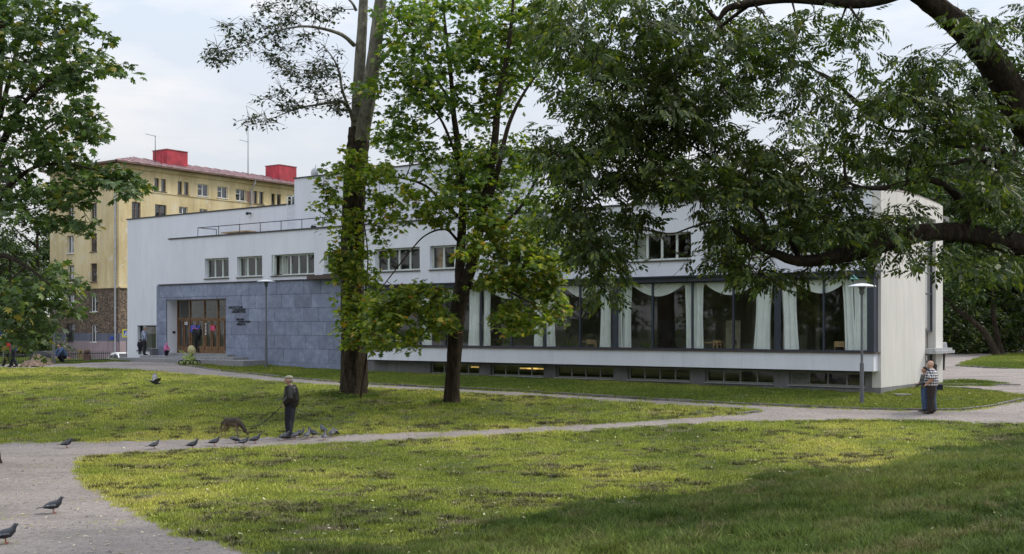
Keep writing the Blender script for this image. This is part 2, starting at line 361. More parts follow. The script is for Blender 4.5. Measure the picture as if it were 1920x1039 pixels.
def ground():
    cols = np.concatenate([-np.geomspace(6, .56, 30), np.linspace(-.54, .54, 620), np.geomspace(.56, 6, 30)])
    rows = np.concatenate([np.linspace(.6, 9.5, 16), np.geomspace(9.9, 100, 400), np.geomspace(106, 1600, 24)])
    T, Yg = np.meshgrid(cols, rows); X = T*Yg; Z = tz(X, Yg)
    nr, nc = X.shape; V = np.stack([X, Yg, Z], -1).reshape(-1, 3)
    i = np.arange((nr-1)*(nc-1)); r, c = i//(nc-1), i % (nc-1); a = r*nc+c
    Q = np.stack([a, a+1, a+nc+1, a+nc], -1)
    cx = V[Q].mean(1); p = ispath(cx[:, 0], cx[:, 1])
    for name, msk, m in (('gravel_path', p, m_gravel), ('lawn_ground', ~p, m_soil)):
        q = Q[msk]; u, inv = np.unique(q, return_inverse=True); v = V[u].copy()
        if name == 'gravel_path': v[:, 2] -= .0
        o = obj(name, npmesh(name, v, inv.ravel(), 4, True), m, kind='structure')
ground()
b = MB(); b.quad((-1600, -600, -.5), (1600, -600, -.5), (1600, .7, -.5), (-1600, .7, -.5)); b.ob('ground_behind', m_soil, kind='structure')

# kerb stones along the upper path
def resample(pts, step):
    P = [Vector(p) for p in pts]; o = [P[0].copy()]; acc = 0
    for a, b_ in zip(P, P[1:]):
        L = (b_-a).length; d = step-acc
        while d <= L: o.append(a.lerp(b_, d/L)); d += step
        acc = L-(d-step)
    return o
kerb = obj('kerb', None, kind='structure', loc=gp(1000, 737))
kb = MB(); kb.box(-.48, .48, -.05, .05, -.12, .075); kbm = kb.mesh('kerb_stone'); kbm.materials.append(m_kerb)
def kerbline(pts):
    pts = resample([gp(*p) for p in pts], 1.0)
    for a, b_ in zip(pts, pts[1:]):
        c = (a+b_)/2; c.z = float(tz(c.x, c.y)); o = obj('kerb_stone', kbm, None, kerb, loc=c-kerb.location+Vector((0, 0, random.uniform(-.02, .01))))
        o.rotation_euler = (0, -math.asin(max(-1, min(1, (b_.z-a.z)/max(.2, (b_-a).length)))), math.atan2(b_.y-a.y, b_.x-a.x)+random.uniform(-.02, .02))
kerbline(KERB[:-1]); kerbline([(1380, 777.5), (1400, 774), (1425, 772.5), (1437, 771), (1420, 768.5)]); kerbline([(1765, 727), (1880, 736), (1920, 740.5)]); kerbline([(1792, 686), (1860, 691), (1920, 691.5)])

# ------------------------------------------------------------------ frames on building faces
class Fr:
    """vertical face: origin (x,y), unit direction d along it, outward normal n"""
    def __init__(s, ox, oy, dx, dy):
        l = math.hypot(dx, dy); s.o = (ox, oy); s.d = (dx/l, dy/l); s.n = (-s.d[1], s.d[0]); s.rot = math.atan2(dy, dx)
    def a(s, px, w=0):
        r = (px-960)/F; ox = s.o[0]+s.n[0]*w; oy = s.o[1]+s.n[1]*w
        # ox + d0*a = r*(oy + d1*a)
        return (r*oy-ox)/(s.d[0]-r*s.d[1])
    def z(s, px, py, w=0):
        a = s.a(px, w); Y = s.o[1]+s.n[1]*w+s.d[1]*a; return EYE+(HY-py)*Y/F
    def w2(s, a, w, z=0): return Vector((s.o[0]+s.d[0]*a+s.n[0]*w, s.o[1]+s.d[1]*a+s.n[1]*w, z))
OX, OY = (1650-960)/F*43, 43.0
LF = Fr(OX, OY, -2860, 2150)      # library front: a runs to the left, w towards the viewer
LIB = obj('library_building', None, loc=(OX, OY, .7), rot=LF.rot, label='long low white modern building with slate blue stone entrance and ribbon windows', cat='library')
ZB = .7
def lob(mb, name, m, parent=None, **k):
    o = mb.ob(name, m, parent or LIB, **k)
    if not parent: o.location = (0, 0, -ZB)
    return o
u = lambda px, w=0: LF.a(px, w)
z = lambda px, py, w=0: LF.z(px, py, w)
UL = u(240); ZR = z(1650, 358); ZP = ZR
ZT = z(317, 449.4)
def wallgrid(mb, a0, a1, z0, z1, w, t, holes, back=False):
    """wall front at w, thickness t behind, holes (a0,a1,z0,z1) with real reveals"""
    As = sorted({a0, a1}|{h[0] for h in holes}|{h[1] for h in holes}); Zs = sorted({z0, z1}|{h[2] for h in holes}|{h[3] for h in holes})
    As = [q for q in As if a0 <= q <= a1]; Zs = [q for q in Zs if z0 <= q <= z1]
    solid = lambda i, j: 0 <= i < len(As)-1 and 0 <= j < len(Zs)-1 and not any(h[0] < (As[i]+As[i+1])/2 < h[1] and h[2] < (Zs[j]+Zs[j+1])/2 < h[3] for h in holes)
    for i in range(len(As)-1):
        for j in range(len(Zs)-1):
            if not solid(i, j): continue
            A, B, C, D = As[i], As[i+1], Zs[j], Zs[j+1]; wb = w-t
            mb.quad((B, w, C), (A, w, C), (A, w, D), (B, w, D)); mb.quad((A, wb, C), (B, wb, C), (B, wb, D), (A, wb, D))
            if not solid(i-1, j): mb.quad((A, w, C), (A, wb, C), (A, wb, D), (A, w, D))
            if not solid(i+1, j): mb.quad((B, wb, C), (B, w, C), (B, w, D), (B, wb, D))
            if not solid(i, j-1): mb.quad((A, w, C), (B, w, C), (B, wb, C), (A, wb, C))
            if not solid(i, j+1): mb.quad((A, w, D), (A, wb, D), (B, wb, D), (B, w, D))
# upper windows: (px0, px1, lights, y head, y sill at px0)
UW = [(384, 428.7, 3), (444.4, 491.6, 3), (509, 589, 5), (607.6, 655, 3), (703, 787, 4), (806, 893, 4), (925, 1000, 3), (1050, 1125, 3), (1181, 1295.6, 4), (1318, 1455, 5), (1488, 1595, 4)]
Z_SILL, Z_HEAD = z(1240, 488.5), z(1240, 437)
holes = [(u(b_), u(a), Z_SILL, Z_HEAD) for a, b_, n in UW]
holes.sort()
u_l2 = u(317); u_st = u(300); u_r = 0.0; UJ = u(688)
ZBT, ZBS = z(1640, 696.6, .5), z(1640, 660, .5)
ZC0, ZC1 = z(1640, 518.5, .5), z(1640, 506, .5)
RW0, RW1 = u(1637, .5), u(697, .5)       # ribbon window extent
rib = (RW0+.25, RW1, ZBS, ZC0)
bwin = [(1176, 1293), (1321.6, 1450), (1479, 1622), (806, 897.6), (919, 1018.7), (1041, 1149.6)]
ZW0, ZW1 = z(1240, 713.5), z(1240, 691)
bh = [(u(b_), u(a), ZW0, ZW1) for a, b_ in bwin]
SB0, SB1 = z(456, 677.2), z(300, 535.1)     # stone bottom / top
PO0, PO1, PZ0, PZ1 = u(425), u(313.6), z(425, 663)-.05, z(425, 560)
portal = (PO0, PO1, PZ0, PZ1)
# main front wall
b = MB(); wallgrid(b, 0, u_l2, ZBT-.002, ZT, 0, .35, holes+[rib, portal]); lob(b, 'front_wall', m_white)
b = MB(); wallgrid(b, 0, UJ, -.2, ZBT-.004, -.02, .35, bh); lob(b, 'basement_wall', m_conc)
b = MB(); b.box(UJ+.002, u_st, -.32, .06, -.2, SB0-.0); lob(b, 'stone_plinth', m_stone)
# left lower end of the facade and the wall behind the terrace, set back
WB = -1.9
ul = u(238.8, WB); zl = z(240, 412.3, WB); ut = u(552, WB); zt = z(560, 334.5, WB)
sh = (u(293, WB), u(258, WB), z(275, 657, WB), z(275, 611, WB))
b = MB(); wallgrid(b, u_l2-.36, ul, -.2, zl, WB, .35, [sh, (u_l2-.4, PO1+.05, -.3, PZ1+.42)]); wallgrid(b, ut, u_l2-.362, ZT-.36, zl, WB, .35, []); lob(b, 'set_back_wall', m_white)
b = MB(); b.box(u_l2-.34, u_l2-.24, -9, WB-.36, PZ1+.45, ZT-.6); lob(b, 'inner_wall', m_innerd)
b = MB(); b.quad((ul, WB, -.2), (ul, WB-12, -.2), (ul, WB-12, zl), (ul, WB, zl)); lob(b, 'side_wall', m_white)
b = MB(); b.box(u(1010, WB), ut, WB-9, WB+.003, 8.0, zt); lob(b, 'hall_block', m_white)
b = MB(); b.box(u(1010, WB)-.06, ut+.06, WB-9.06, WB+.06, zt, zt+.06); b.box(ut+.06, ul+.06, WB-.35, WB+.05, zl, zl+.07); b.box(-.05, u_l2+.05, -.36, .06, ZT, ZT+.07)
b.box(u(1010, WB), ut, WB-9, WB+.003, 7.6, 8.0)
lob(b, 'roof_coping', m_coping)
b = MB(); b.box(u_l2-.35, u_l2-.002, WB+.002, -.352, PZ1+.45, ZT-.01); lob(b, 'return_wall', m_white)
b = MB(); b.box(.36, u_l2-.36, -10, -.36, ZT-.55, ZT-.35); lob(b, 'roof_slab', m_conc)
b = MB(); b.box(ut+.1, ul-.1, WB-12, WB-.36, zl-.5, zl-.3); lob(b, 'roof_slab', m_conc)
# end wall (right), with arched top and a tall window strip
EF = Fr(OX, OY, .601, .799); LE = 8.4
def ez(px, py): return EF.z(px, py)
ea = lambda px: EF.a(px)
e0, e1, e2 = ea(1733), ea(1753), ea(1766)
zeb = ez(1690, 722.3)
tops = [(0, ZR), (ea(1672), ez(1672, 358.5)), (ea(1700), ez(1700, 363)), (ea(1725), ez(1725, 370.5)), (ea(1745), ez(1745, 378)), (e2, ez(1765, 386.5))]
ztop = lambda a: float(np.interp(a, [t[0] for t in tops], [t[1] for t in tops]))
zs0, zs1, zd0, zd1 = ez(1740, 622.5), ez(1740, 409), ez(1740, 719), ez(1740, 664)
# in library frame: end wall runs along -w at a = -0.0 ; its outside faces -a
b = MB()
def endcol(p0, p1, zlo, zhi=None):
    h0, h1 = (zhi, zhi) if zhi else (ztop(p0), ztop(p1))
    v = [(-.04, -p0, zlo), (-.04, -p1, zlo), (-.04, -p1, h1), (-.04, -p0, h0), (.3, -p0, zlo), (.3, -p1, zlo), (.3, -p1, h1), (.3, -p0, h0)]
    b.add(v, [(0, 3, 2, 1), (4, 5, 6, 7), (0, 1, 5, 4), (3, 7, 6, 2), (1, 2, 6, 5), (0, 4, 7, 3)])
sp = [-.002]+[t[0] for t in tops[1:5]]
for p0, p1 in zip([-.002, ea(1672), ea(1700), ea(1725)], [ea(1672), ea(1700), ea(1725), e0]): endcol(p0, p1, zeb)
endcol(e0, ea(1745), zs1); endcol(ea(1745), e1, zs1); endcol(e1, e2, -.2)
lob(b, 'end_wall', m_white2)
b = MB(); b.box(-.035, .3, -e0, -.38, -.2, zeb-.003); b.box(-.035, .3, -.38, .0, -.2, zeb-.003); lob(b, 'end_plinth', m_conc)
b = MB(); b.tube([(.1, -t[0], t[1]+.04) for t in tops], .07, 6); lob(b, 'roof_coping', m_sill)
b = MB(); b.box(.3, 40, -e2, -e2+.3, -.2, ZT); b.box(e2*0+1, 40, -10.3, -10, -.2, ZT-.3)
lob(b, 'rear_wall', m_white)
sw = MB()
for a in (e0+.04, e1-.04): sw.box(.1, .18, -a-.03, -a+.03, zs0, zs1)
for zz in np.linspace(zs0+.03, zs1-.03, 4): sw.box(.1, .18, -e1, -e0, zz-.03, zz+.03)
st_ = lob(sw, 'window', m_trim); g_ = MB(); g_.quad((.14, -e0, zs0), (.14, -e1, zs0), (.14, -e1, zs1), (.14, -e0, zs1)); g_.ob('pane', m_glassd, st_)
sw = MB()
for a in (e0+.04, (e0+e1)/2-.2, e1-.04): sw.box(.1, .18, -a-.03, -a+.03, zd0-.2, zd1)
for zz in np.linspace(zd0, zd1-.03, 5): sw.box(.1, .18, -e1, -e0, zz-.03, zz+.03)
st_ = lob(sw, 'door', m_trim); g_ = MB(); g_.quad((.14, -e0, zd0), (.14, -e1, zd0), (.14, -e1, zd1), (.14, -e0, zd1)); g_.ob('pane', m_glassd, st_)
b = MB(); b.box(-.5, .3, -e2-.15, -e0+.02, zd1+.02, zd1+.14); b.box(-.42, .2, -e2-.05, -e0-.05, zd1+.14, zd1+.24); lob(b, 'door_canopy', m_steel)
b = MB(); b.box(.32, .36, -e1, -e0, 0, 8); lob(b, 'inner_wall', m_inner)
# rooms
b = MB(); zf, zc = ZBS-.45, 5.62
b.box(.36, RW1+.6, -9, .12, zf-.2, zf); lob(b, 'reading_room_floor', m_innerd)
b = MB(); b.box(.36, u_l2-.36, -9, -.36, zc, zc+.12); lob(b, 'ceiling', m_ceilw)
b = MB(); b.box(.36, UL-.4, -7.2, -7.05, zf, zc); lob(b, 'inner_wall', m_inner)
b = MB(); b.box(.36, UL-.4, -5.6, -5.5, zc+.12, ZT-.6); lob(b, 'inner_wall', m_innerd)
b = MB(); b.box(.36, UJ, -4.5, -4.4, -.2, zf-.2); lob(b, 'inner_wall', m_inner)
b = MB(); b.box(.36, UJ, -4.4, -.36, -.2, .6); lob(b, 'basement_floor', m_innerd)
for px in (1520, 1400, 1190, 1060, 930, 800):
    b = MB(); q = u(px, -3.5); b.box(q-.08, q+.08, -7.0, -4.2+random.uniform(-.8, .8), zf+.001, zc-.001); lob(b, 'inner_wall', m_inner)
for i, h in enumerate(holes):
    b = MB(); b.box(h[0]-.34, h[0]-.24, -5.45, -.37, zc+.14, ZT-.62); lob(b, 'inner_wall', m_inner)
b = MB(); b.box(RW1+.6, RW1+.7, -7, -.37, zf, zc-.01); lob(b, 'inner_wall', m_inner)
# upper windows
for (a, b_, n) in UW:
    A, B = u(b_), u(a); f = MB(); w0, w1 = -.26, -.2; t = .045
    f.box(A, B, w0, w1, Z_SILL, Z_SILL+t); f.box(A, B, w0, w1, Z_HEAD-t, Z_HEAD); f.box(A, A+t, w0, w1, Z_SILL+t, Z_HEAD-t); f.box(B-t, B, w0, w1, Z_SILL+t, Z_HEAD-t)
    wn = lob(f, 'window', m_frame); step = (B-A)/n
    for k in range(n):
        s_ = MB(); x0 = A+t+(B-A-2*t)*k/n+.004; x1 = A+t+(B-A-2*t)*(k+1)/n-.004; y0, y1 = w0+.01, w1+.03
        z0, z1 = Z_SILL+t+.004, Z_HEAD-t-.004; q = .04
        s_.box(0, x1-x0, y0-w0, y1-w0, z0, z0+q); s_.box(0, x1-x0, y0-w0, y1-w0, z1-q, z1); s_.box(0, q, y0-w0, y1-w0, z0+q, z1-q); s_.box(x1-x0-q, x1-x0, y0-w0, y1-w0, z0+q, z1-q)
        so = s_.ob('sash', m_frame, wn, loc=(x0, w0, 0))
        g_ = MB(); g_.box(q-.004, x1-x0-q+.004, .035, .041, z0+q-.004, z1-q+.004)
        gm = g_.ob('pane', m_glass, wn, loc=(x0, w0, 0))
        if (a == 509 and k == n-1): so.location = gm.location = (x1, w0+.03, 0); so.rotation_euler = gm.rotation_euler = (0, 0, PI-.9); so.location = gm.location = (x1, w0+.05, 0)
    s_ = MB(); s_.box(A-.04, B+.04, -.2, .06, Z_SILL-.05, Z_SILL-.002); lob(s_, 'window_sill', m_sill)
    if random.random() < .8:
        c_ = MB(); wd = (B-A)*random.uniform(.12, .25); x0 = B-.1-wd
        for j in range(12): c_.box(x0+wd*j/12, x0+wd*(j+1)/12, -.5-.02*(j % 2), -.47-.02*(j % 2), Z_SILL+.1, Z_HEAD)
        lob(c_, 'curtain', simple('office_curtain', random.choice([(.55, .56, .5), (.5, .33, .16), (.5, .55, .5)]), .9))
# basement windows
for j, (a, b_) in enumerate(bwin):
    A, B = u(b_), u(a); f = MB(); w0, w1 = -.24, -.18; t = .05
    for k in range(5):
        x_ = A+(B-A-t)*k/4; f.box(x_, x_+t, w0, w1, ZW0+t, ZW1-t)
    f.box(A, B, w0, w1, ZW0, ZW0+t); f.box(A, B, w0, w1, ZW1-t, ZW1)
    wn = lob(f, 'basement_window', m_louvre)
    for k in range(4):
        x0 = A+(B-A-t)*k/4+t; x1 = A+(B-A-t)*(k+1)/4
        if a == 1479 and k == 3:
            for q in range(8):
                s_ = MB(); zz = ZW0+.06+q*(ZW1-ZW0-.12)/8; s_.add([(x0, w1+.03, zz), (x1, w1+.03, zz), (x1, w0+.01, zz+.05), (x0, w0+.01, zz+.05), (x0, w1+.03, zz+.01), (x1, w1+.03, zz+.01), (x1, w0+.01, zz+.06), (x0, w0+.01, zz+.06)], [(3, 2, 1, 0), (4, 5, 6, 7), (0, 1, 5, 4), (2, 3, 7, 6)])
                s_.ob('louvre_blade', m_louvre, wn)
        else:
            g_ = MB(); g_.box(x0-.004, x1+.004, w0+.02, w0+.026, ZW0+t, ZW1-t); g_.ob('pane', m_glass, wn)
    s_ = MB(); s_.box(A-.03, B+.03, -.18, .05, ZW0-.045, ZW0-.004); lob(s_, 'window_sill', m_steel)
M = MT('warm_lamp_glow'); M.p.inputs['Emission Color'].default_value = (1, .62, .16, 1); M.p.inputs['Emission Strength'].default_value = .45; m_glow = M.m
for px in (985, 893, 1000):
    b = MB(); q = u(px, -1.5); b.box(q-.55, q+.55, -1.9, -1.75, ZW1-.26, ZW1-.2); lob(b, 'ceiling_lamp', m_glow)
# ribbon window: cornice, parapet, posts, panes, curtains
b = MB(); b.box(RW0-.12, RW1+.2, -.01, .56, ZC0, ZC1-.06); b.box(RW0-.2, RW1+.25, -.01, .66, ZC1-.06, ZC1); lob(b, 'window_canopy', m_trim)
bw = MB(); ws = .5
b = MB(); b.box(RW0-.02, RW1+.35, .001, ws, ZBT, ZBS-.06); lob(b, 'parapet_band', m_white)
b = MB(); b.box(RW0-.1, RW1+.4, .001, ws+.06, ZBS-.06, ZBS-.012); lob(b, 'ribbon_sill', m_sill)
b = MB(); b.box(.3, RW1+.9, -.02, -.002, ZBT-.06, ZBT-.006) ; lob(b, 'drip_edge', m_trim)
posts = [1544.5, 1375, 1298, 1223.5, 1087.5, 1022, 959, 901, 835, 788, 738]
wf = ws-.1
def post(px, wd, name='mullion', dep=.08):
    q = u(px, wf); b = MB(); b.box(q-wd/2, q+wd/2, wf-dep, wf+.03, ZBS-.012, ZC0-.001); lob(b, name, m_trim); return q
edges = [post(1632.5, .26, 'corner_post', .2)-.0]
for px in posts: post(px, .065)
for px in (1457.5, 1153.5): post(px, .24, 'double_post')
post(699, .12)
allp = sorted([1632.5, 1457.5, 1153.5, 699]+posts, reverse=True)
for p0, p1 in zip(allp, allp[1:]):
    q0, q1 = u(p0, wf), u(p1, wf)
    g_ = MB(); g_.box(q0+.02, q1-.02, wf-.04, wf-.032, ZBS-.01, ZC0); lob(g_, 'window_pane', m_glass)
b = MB(); b.box(RW0-.01, RW0+.03, .002, ws-.12, ZBS-.01, ZC0-.001); lob(b, 'side_frame', m_trim)
b = MB(); b.box(u(1632, wf), u(699, wf), wf-.07, wf+.02, ZBS-.011, ZBS+.05); b.box(u(1632, wf), u(699, wf), wf-.07, wf+.02, ZC0-.05, ZC0-.002); lob(b, 'window_rail', m_trim)
def curtain(p0, p1, flare=0):
    A, B = u(p1, .15), u(p0, .15); n = max(10, int((B-A)/.035)); top, bot = ZC0-.06, ZBS-.3
    V = []; rows = 7
    for r in range(rows+1):
        t = r/rows; zz = top+(bot-top)*t; wd = 1-.12*math.sin(PI*min(1, t*1.2))
        for i in range(n+1):
            s_ = i/n; a = A+(B-A)*(.5+(s_-.5)*wd)+flare*t*.25
            V.append((a, .17+.085*math.sin(i*.95+.8*math.sin(i*.31))+.02*math.sin(i*.5+t*2)+.012*math.sin(i*2.7), zz))
    mb = MB(); mb.smooth = True
    mb.add(V, [(r*(n+1)+i, r*(n+1)+i+1, (r+1)*(n+1)+i+1, (r+1)*(n+1)+i) for r in range(rows) for i in range(n)])
    lob(mb, 'curtain', m_curt)
for c in [(690, 716), (786, 811), (880, 902, .3), (906, 921), (1002, 1019), (1024, 1041, -.2), (1129, 1149, .3), (1159, 1168), (1168, 1186, .2), (1284, 1297, -.4), (1300, 1320), (1418, 1450, .5), (1463, 1494, -.5), (1578, 1600, -.6), (1600, 1631)]: curtain(*c)
def swag(p0, p1, dip=.5, d0=.05):
    A, B = u(p1, .22), u(p0, .22); n = 20; V = []
    for r in range(5):
        for i in range(n+1):
            s_ = i/n; d = d0+dip*4*s_*(1-s_)*(1 if p0 < p1 else 1); V.append((A+(B-A)*s_, .24+.02*math.sin(i*.9+r), ZC0-.03-d*r/4))
    mb = MB(); mb.smooth = True; mb.add(V, [(r*(n+1)+i, r*(n+1)+i+1, (r+1)*(n+1)+i+1, (r+1)*(n+1)+i) for r in range(4) for i in range(n)]); lob(mb, 'curtain_valance', m_curt)
for a in [(1186, 1283), (1322, 1420), (1492, 1590), (1060, 1130), (915, 1003), (815, 880), (716, 786)]: swag(*a)
b = MB(); b.box(RW0+.2, RW1, .1, .14, ZC0-.14, ZC0-.01); lob(b, 'curtain_rail', m_curt)
# stone cladding
row_h = (SB1-SB0)/6
sa0, sa1 = UJ+.002, u_st; off = 0
slabs = []
rowz = [SB0+row_h*i for i in range(7)]
for i in range(6):
    q = sa0-(.0 if i % 2 else .58)
    z0, z1 = rowz[i], rowz[i+1]
    while q < sa1:
        q1 = q+random.choice([1.16, 1.16, 1.3, 1.02]); A, B = max(q, sa0), min(q1, sa1)
        if B-A > .06:
            segs = [(A, B, z0, z1)]; ph = (PO0-.0, PO1+.0, PZ0, PZ1+.001)
            o2 = []
            for (x0, x1, y0, y1) in segs:
                if x1 <= ph[0] or x0 >= ph[1] or y1 <= ph[2] or y0 >= ph[3]: o2.append((x0, x1, y0, y1)); continue
                if x0 < ph[0]: o2.append((x0, ph[0], y0, y1))
                if x1 > ph[1]: o2.append((ph[1], x1, y0, y1))
                if y1 > ph[3]: o2.append((max(x0, ph[0]), min(x1, ph[1]), ph[3], y1))
            slabs += [s_ for s_ in o2 if s_[1]-s_[0] > .05 and s_[3]-s_[2] > .04]
        q = q1
b = MB(); wallgrid(b, sa0, sa1, SB0, SB1-.001, .035, .034, [portal]); CL = lob(b, 'stone_cladding', m_joint)
for (x0, x1, y0, y1) in slabs:
    s_ = MB(); g = .009; e = random.uniform(.062, .075); s_.box(x0+g-x0, x1-g-x0, .0352, e, y0+g, y1-g); s_.ob('stone_slab', m_stone, CL, loc=(x0, 0, 0))
b = MB(); b.box(u(589, 0), u_st+.04, .001, .14, SB1, SB1+.05); lob(b, 'cladding_flashing', m_coping)
b = MB(); b.box(UJ-.05, u(588, 0), .001, .5, SB1+.0, SB1+.22); lob(b, 'entrance_canopy', m_sill)
b = MB(); b.box(u_st, u_st+.3, -1.89, .03, -.2, SB1-.01); lob(b, 'return_wall', m_stone)
# portal: reveals, glazed wood doors
PD = -1.25
for _w in np.arange(-.3, -4, -.01):
    if u(333, _w) >= PO1: PD = float(_w); break

b = MB(); b.quad((PO1, .0, PZ0), (PO1, PD-.2, PZ0), (PO1, PD-.2, PZ1), (PO1, .0, PZ1)); b.quad((PO0, PD-.2, PZ0), (PO0, -.351, PZ0), (PO0, -.351, PZ1), (PO0, PD-.2, PZ1)); b.quad((PO0, -.351, PZ1), (PO1, -.351, PZ1), (PO1, PD-.2, PZ1), (PO0, PD-.2, PZ1))
lob(b, 'portal_reveal', m_white)
dz = lambda py: z(380, py, PD); da = lambda px: u(px, PD)
D0, D1 = PO0, min(da(333), PO1); ztr = dz(598)
b = MB(); b.box(D0, D1, PD-.05, PD+.05, ztr-.05, ztr+.05); b.box(D0, D1, PD-.05, PD+.05, PZ1-.06, PZ1-.004); b.box(D0, D1, PD-.05, PD+.05, PZ0, PZ0+.22)
for px in (334.2, 357, 384, 409.5, 425): b.box(da(px)-.04, da(px)+.04, PD-.05, PD+.05, PZ0, PZ1-.01) if D0 < da(px)-.04 else b.box(D0+.002, D0+.08, PD-.05, PD+.05, PZ0, PZ1-.01)
DR = lob(b, 'entrance_frame', m_wood)
for p0, p1 in ((336, 345), (346, 356), (359, 370), (371, 382.5), (386, 397), (398, 408), (411, 422)):
    A, B = da(p1), da(p0); d = MB(); q = .075; z0, z1 = PZ0+.225, ztr-.055
    d.box(A, B, PD-.025, PD+.035, z0, z0+.2); d.box(A, B, PD-.025, PD+.035, z1-q, z1); d.box(A, A+q, PD-.025, PD+.035, z0+.2, z1-q); d.box(B-q, B, PD-.025, PD+.035, z0+.2, z1-q)
    dd = d.ob('door', m_wood, DR); h_ = MB(); h_.tube([(A+q/2, PD+.09, z0+.75), (A+q/2, PD+.09, z0+1.3)], .018, 6); h_.ob('handle', m_steel, DR)
    g_ = MB(); g_.box(A+q-.004, B-q+.004, PD, PD+.006, z0+.2, z1-q); g_.ob('pane', m_glass, DR)
g_ = MB(); g_.box(D0+.05, D1-.05, PD, PD+.006, ztr+.05, PZ1-.06); g_.ob('pane', m_glass, DR)
b = MB()
for p0, p1, y0, y1 in ((359, 383, 563, 577), (359, 383, 595, 580), (386, 424, 562, 594), (386, 424, 594, 562), (338, 356, 655, 615), (372, 384, 615, 600), (392, 407, 655, 605), (411, 424, 600, 575), (398, 424, 596, 566)):
    b.tube([(da(p0), PD-.5, dz(y0)), (da(p1), PD-.5, dz(y1))], .035, 4)
for px in (393, 413): b.box(da(px)-.04, da(px)+.04, PD-.6, PD-.52, PZ0, PZ1)
b.ob('lobby_bracing', m_black, DR)
m_lobbyday = simple('painted_lobby_daylight', (.5, .62, .64), .4, .05)  # opaque pale panel: daylight beyond the lobby painted as its colour
b = MB(); b.box(da(408), da(391.5), PD-3.0, PD-2.95, dz(580), dz(563)); b.box(da(405), da(395), PD-3.0, PD-2.95, dz(653), dz(625)); b.ob('lobby_far_window', m_lobbyday, DR)
b = MB(); b.box(D0-1, D1+1.2, PD-3.3, PD-3.1, PZ0, PZ1+.3); b.box(D1+.02, D1+.12, PD-3.1, PD-.21, PZ0, PZ1+.3); b.box(D0-1, D1+1.2, PD-3.1, PD-.21, PZ1+.3, PZ1+.4); lob(b, 'inner_wall', m_inner)
b = MB(); b.box(D0-1, D1+1.2, PD-3.1, .03, PZ0-.15, PZ0-.002); lob(b, 'lobby_floor', m_step)
m_blue = simple('blue_poster', (.02, .08, .5), .5, .05); m_red = simple('red_poster', (.62, .02, .05), .5, .05); m_pink = simple('pink_print', (.6, .15, .4), .5, .03); m_wht = simple('white_print', (.7, .72, .75), .5, .03)
def poster(p0, p1, y0, y1, m, lines, lm):
    b = MB(); b.box(da(p1), da(p0), PD+.045, PD+.052, dz(y1), dz(y0)); o = b.ob('poster', m, DR)
    l_ = MB()
    for a, c, y in lines: l_.box(da(p0+(p1-p0)*c), da(p0+(p1-p0)*a), PD+.053, PD+.056, dz(y+.6), dz(y-.6))
    l_.ob('print', lm, o)
poster(358.8, 375.5, 610, 623, m_blue, [(.15, .75, 613), (.1, .9, 616.3), (.35, .65, 619.5), (.8, .9, 620)], m_pink)
poster(395.5, 404.5, 610, 620, m_red, [(.1, .9, 612.5), (.2, .8, 615), (.1, .8, 617.5)], m_pink)
poster(347.5, 353, 603.5, 609, m_wht, [(.2, .8, 606)], m_black)
for y in (606, 612, 618, 624): poster(385.8, 388.2, y, y+4, m_wht, [(.2, .8, y+2)], m_black)
b = MB(); b.box(PO1-.05, PO1-.001, -.55, -.38, dz(625.5), dz(621)); lob(b, 'intercom', m_black)
# show window frame and recess
b = MB(); A, B, C, D = sh; t = .06
b.box(A, B, WB-.3, WB-.2, C, C+t); b.box(A, B, WB-.3, WB-.2, D-t, D); b.box(A, A+t, WB-.3, WB-.2, C+t, D-t); b.box(B-t, B, WB-.3, WB-.2, C+t, D-t)
b.box(A-.08, B+.08, WB-.2, WB+.05, C-.05, C-.003); b.box(A-.03, B+.03, WB+.001, WB+.02, D+.002, D+.03)
wn = lob(b, 'show_window', m_trim); g_ = MB(); g_.box(A+t, B-t, WB-.26, WB-.25, C+t, D-t); g_.ob('pane', m_glass, wn)
b = MB(); b.box(A-.6, B+.6, WB-1.6, WB-1.5, C-.3, D+.3); lob(b, 'inner_wall', simple('show_window_backdrop', (.36, .36, .3), .9))
# steps
for (p0, p1, y0, y1, w_) in ((309, 426, 663, 668, .55), (262, 437, 668.5, 673.7, 1.1), (222, 456, 674, 679.3, 1.75)):
    A, B = u(p1, w_), u(p0, w_); z1, z0 = z(350, y0, w_), z(350, y1, w_)-.4
    n = max(3, int((B-A)/2.2))
    for k in range(n):
        s_ = MB(); x0 = A+(B-A)*k/n+.006; x1 = A+(B-A)*(k+1)/n-.006; s_.box(x0, x1, (WB+.003 if k*2 > n and w_ > .6 else .08) if w_ > .6 else -.9+.3, w_, z0, z1)
        lob(s_, 'step_block', m_step)
STEP_TOP = z(350, 674, 1.75); STEP_MID = z(350, 668.5, 1.1)
# railing on the terrace
wr = -.15; RL = lob(MB().box(u_l2-.001, u_l2, -.3, -.301, ZT, ZT+.01), 'terrace_railing', m_rail)
b = MB(); zrt = z(371, 427.3, wr); za = u(371, wr); zb_ = u(640, wr)
b.tube([(zb_, wr, zrt), (za, wr, zrt), (za, WB+.4, zrt)], .025, 5); b.ob('handrail', m_rail, RL)
for px in np.arange(371, 640, 39): b = MB(); b.tube([(u(px, wr), wr, ZT+.05), (u(px, wr), wr, zrt)], .022, 5); b.ob('baluster', m_rail, RL)
b = MB(); b.tube([(za, WB+.4, ZT-.3), (za, WB+.4, zrt)], .022, 5); b.ob('baluster', m_rail, RL)
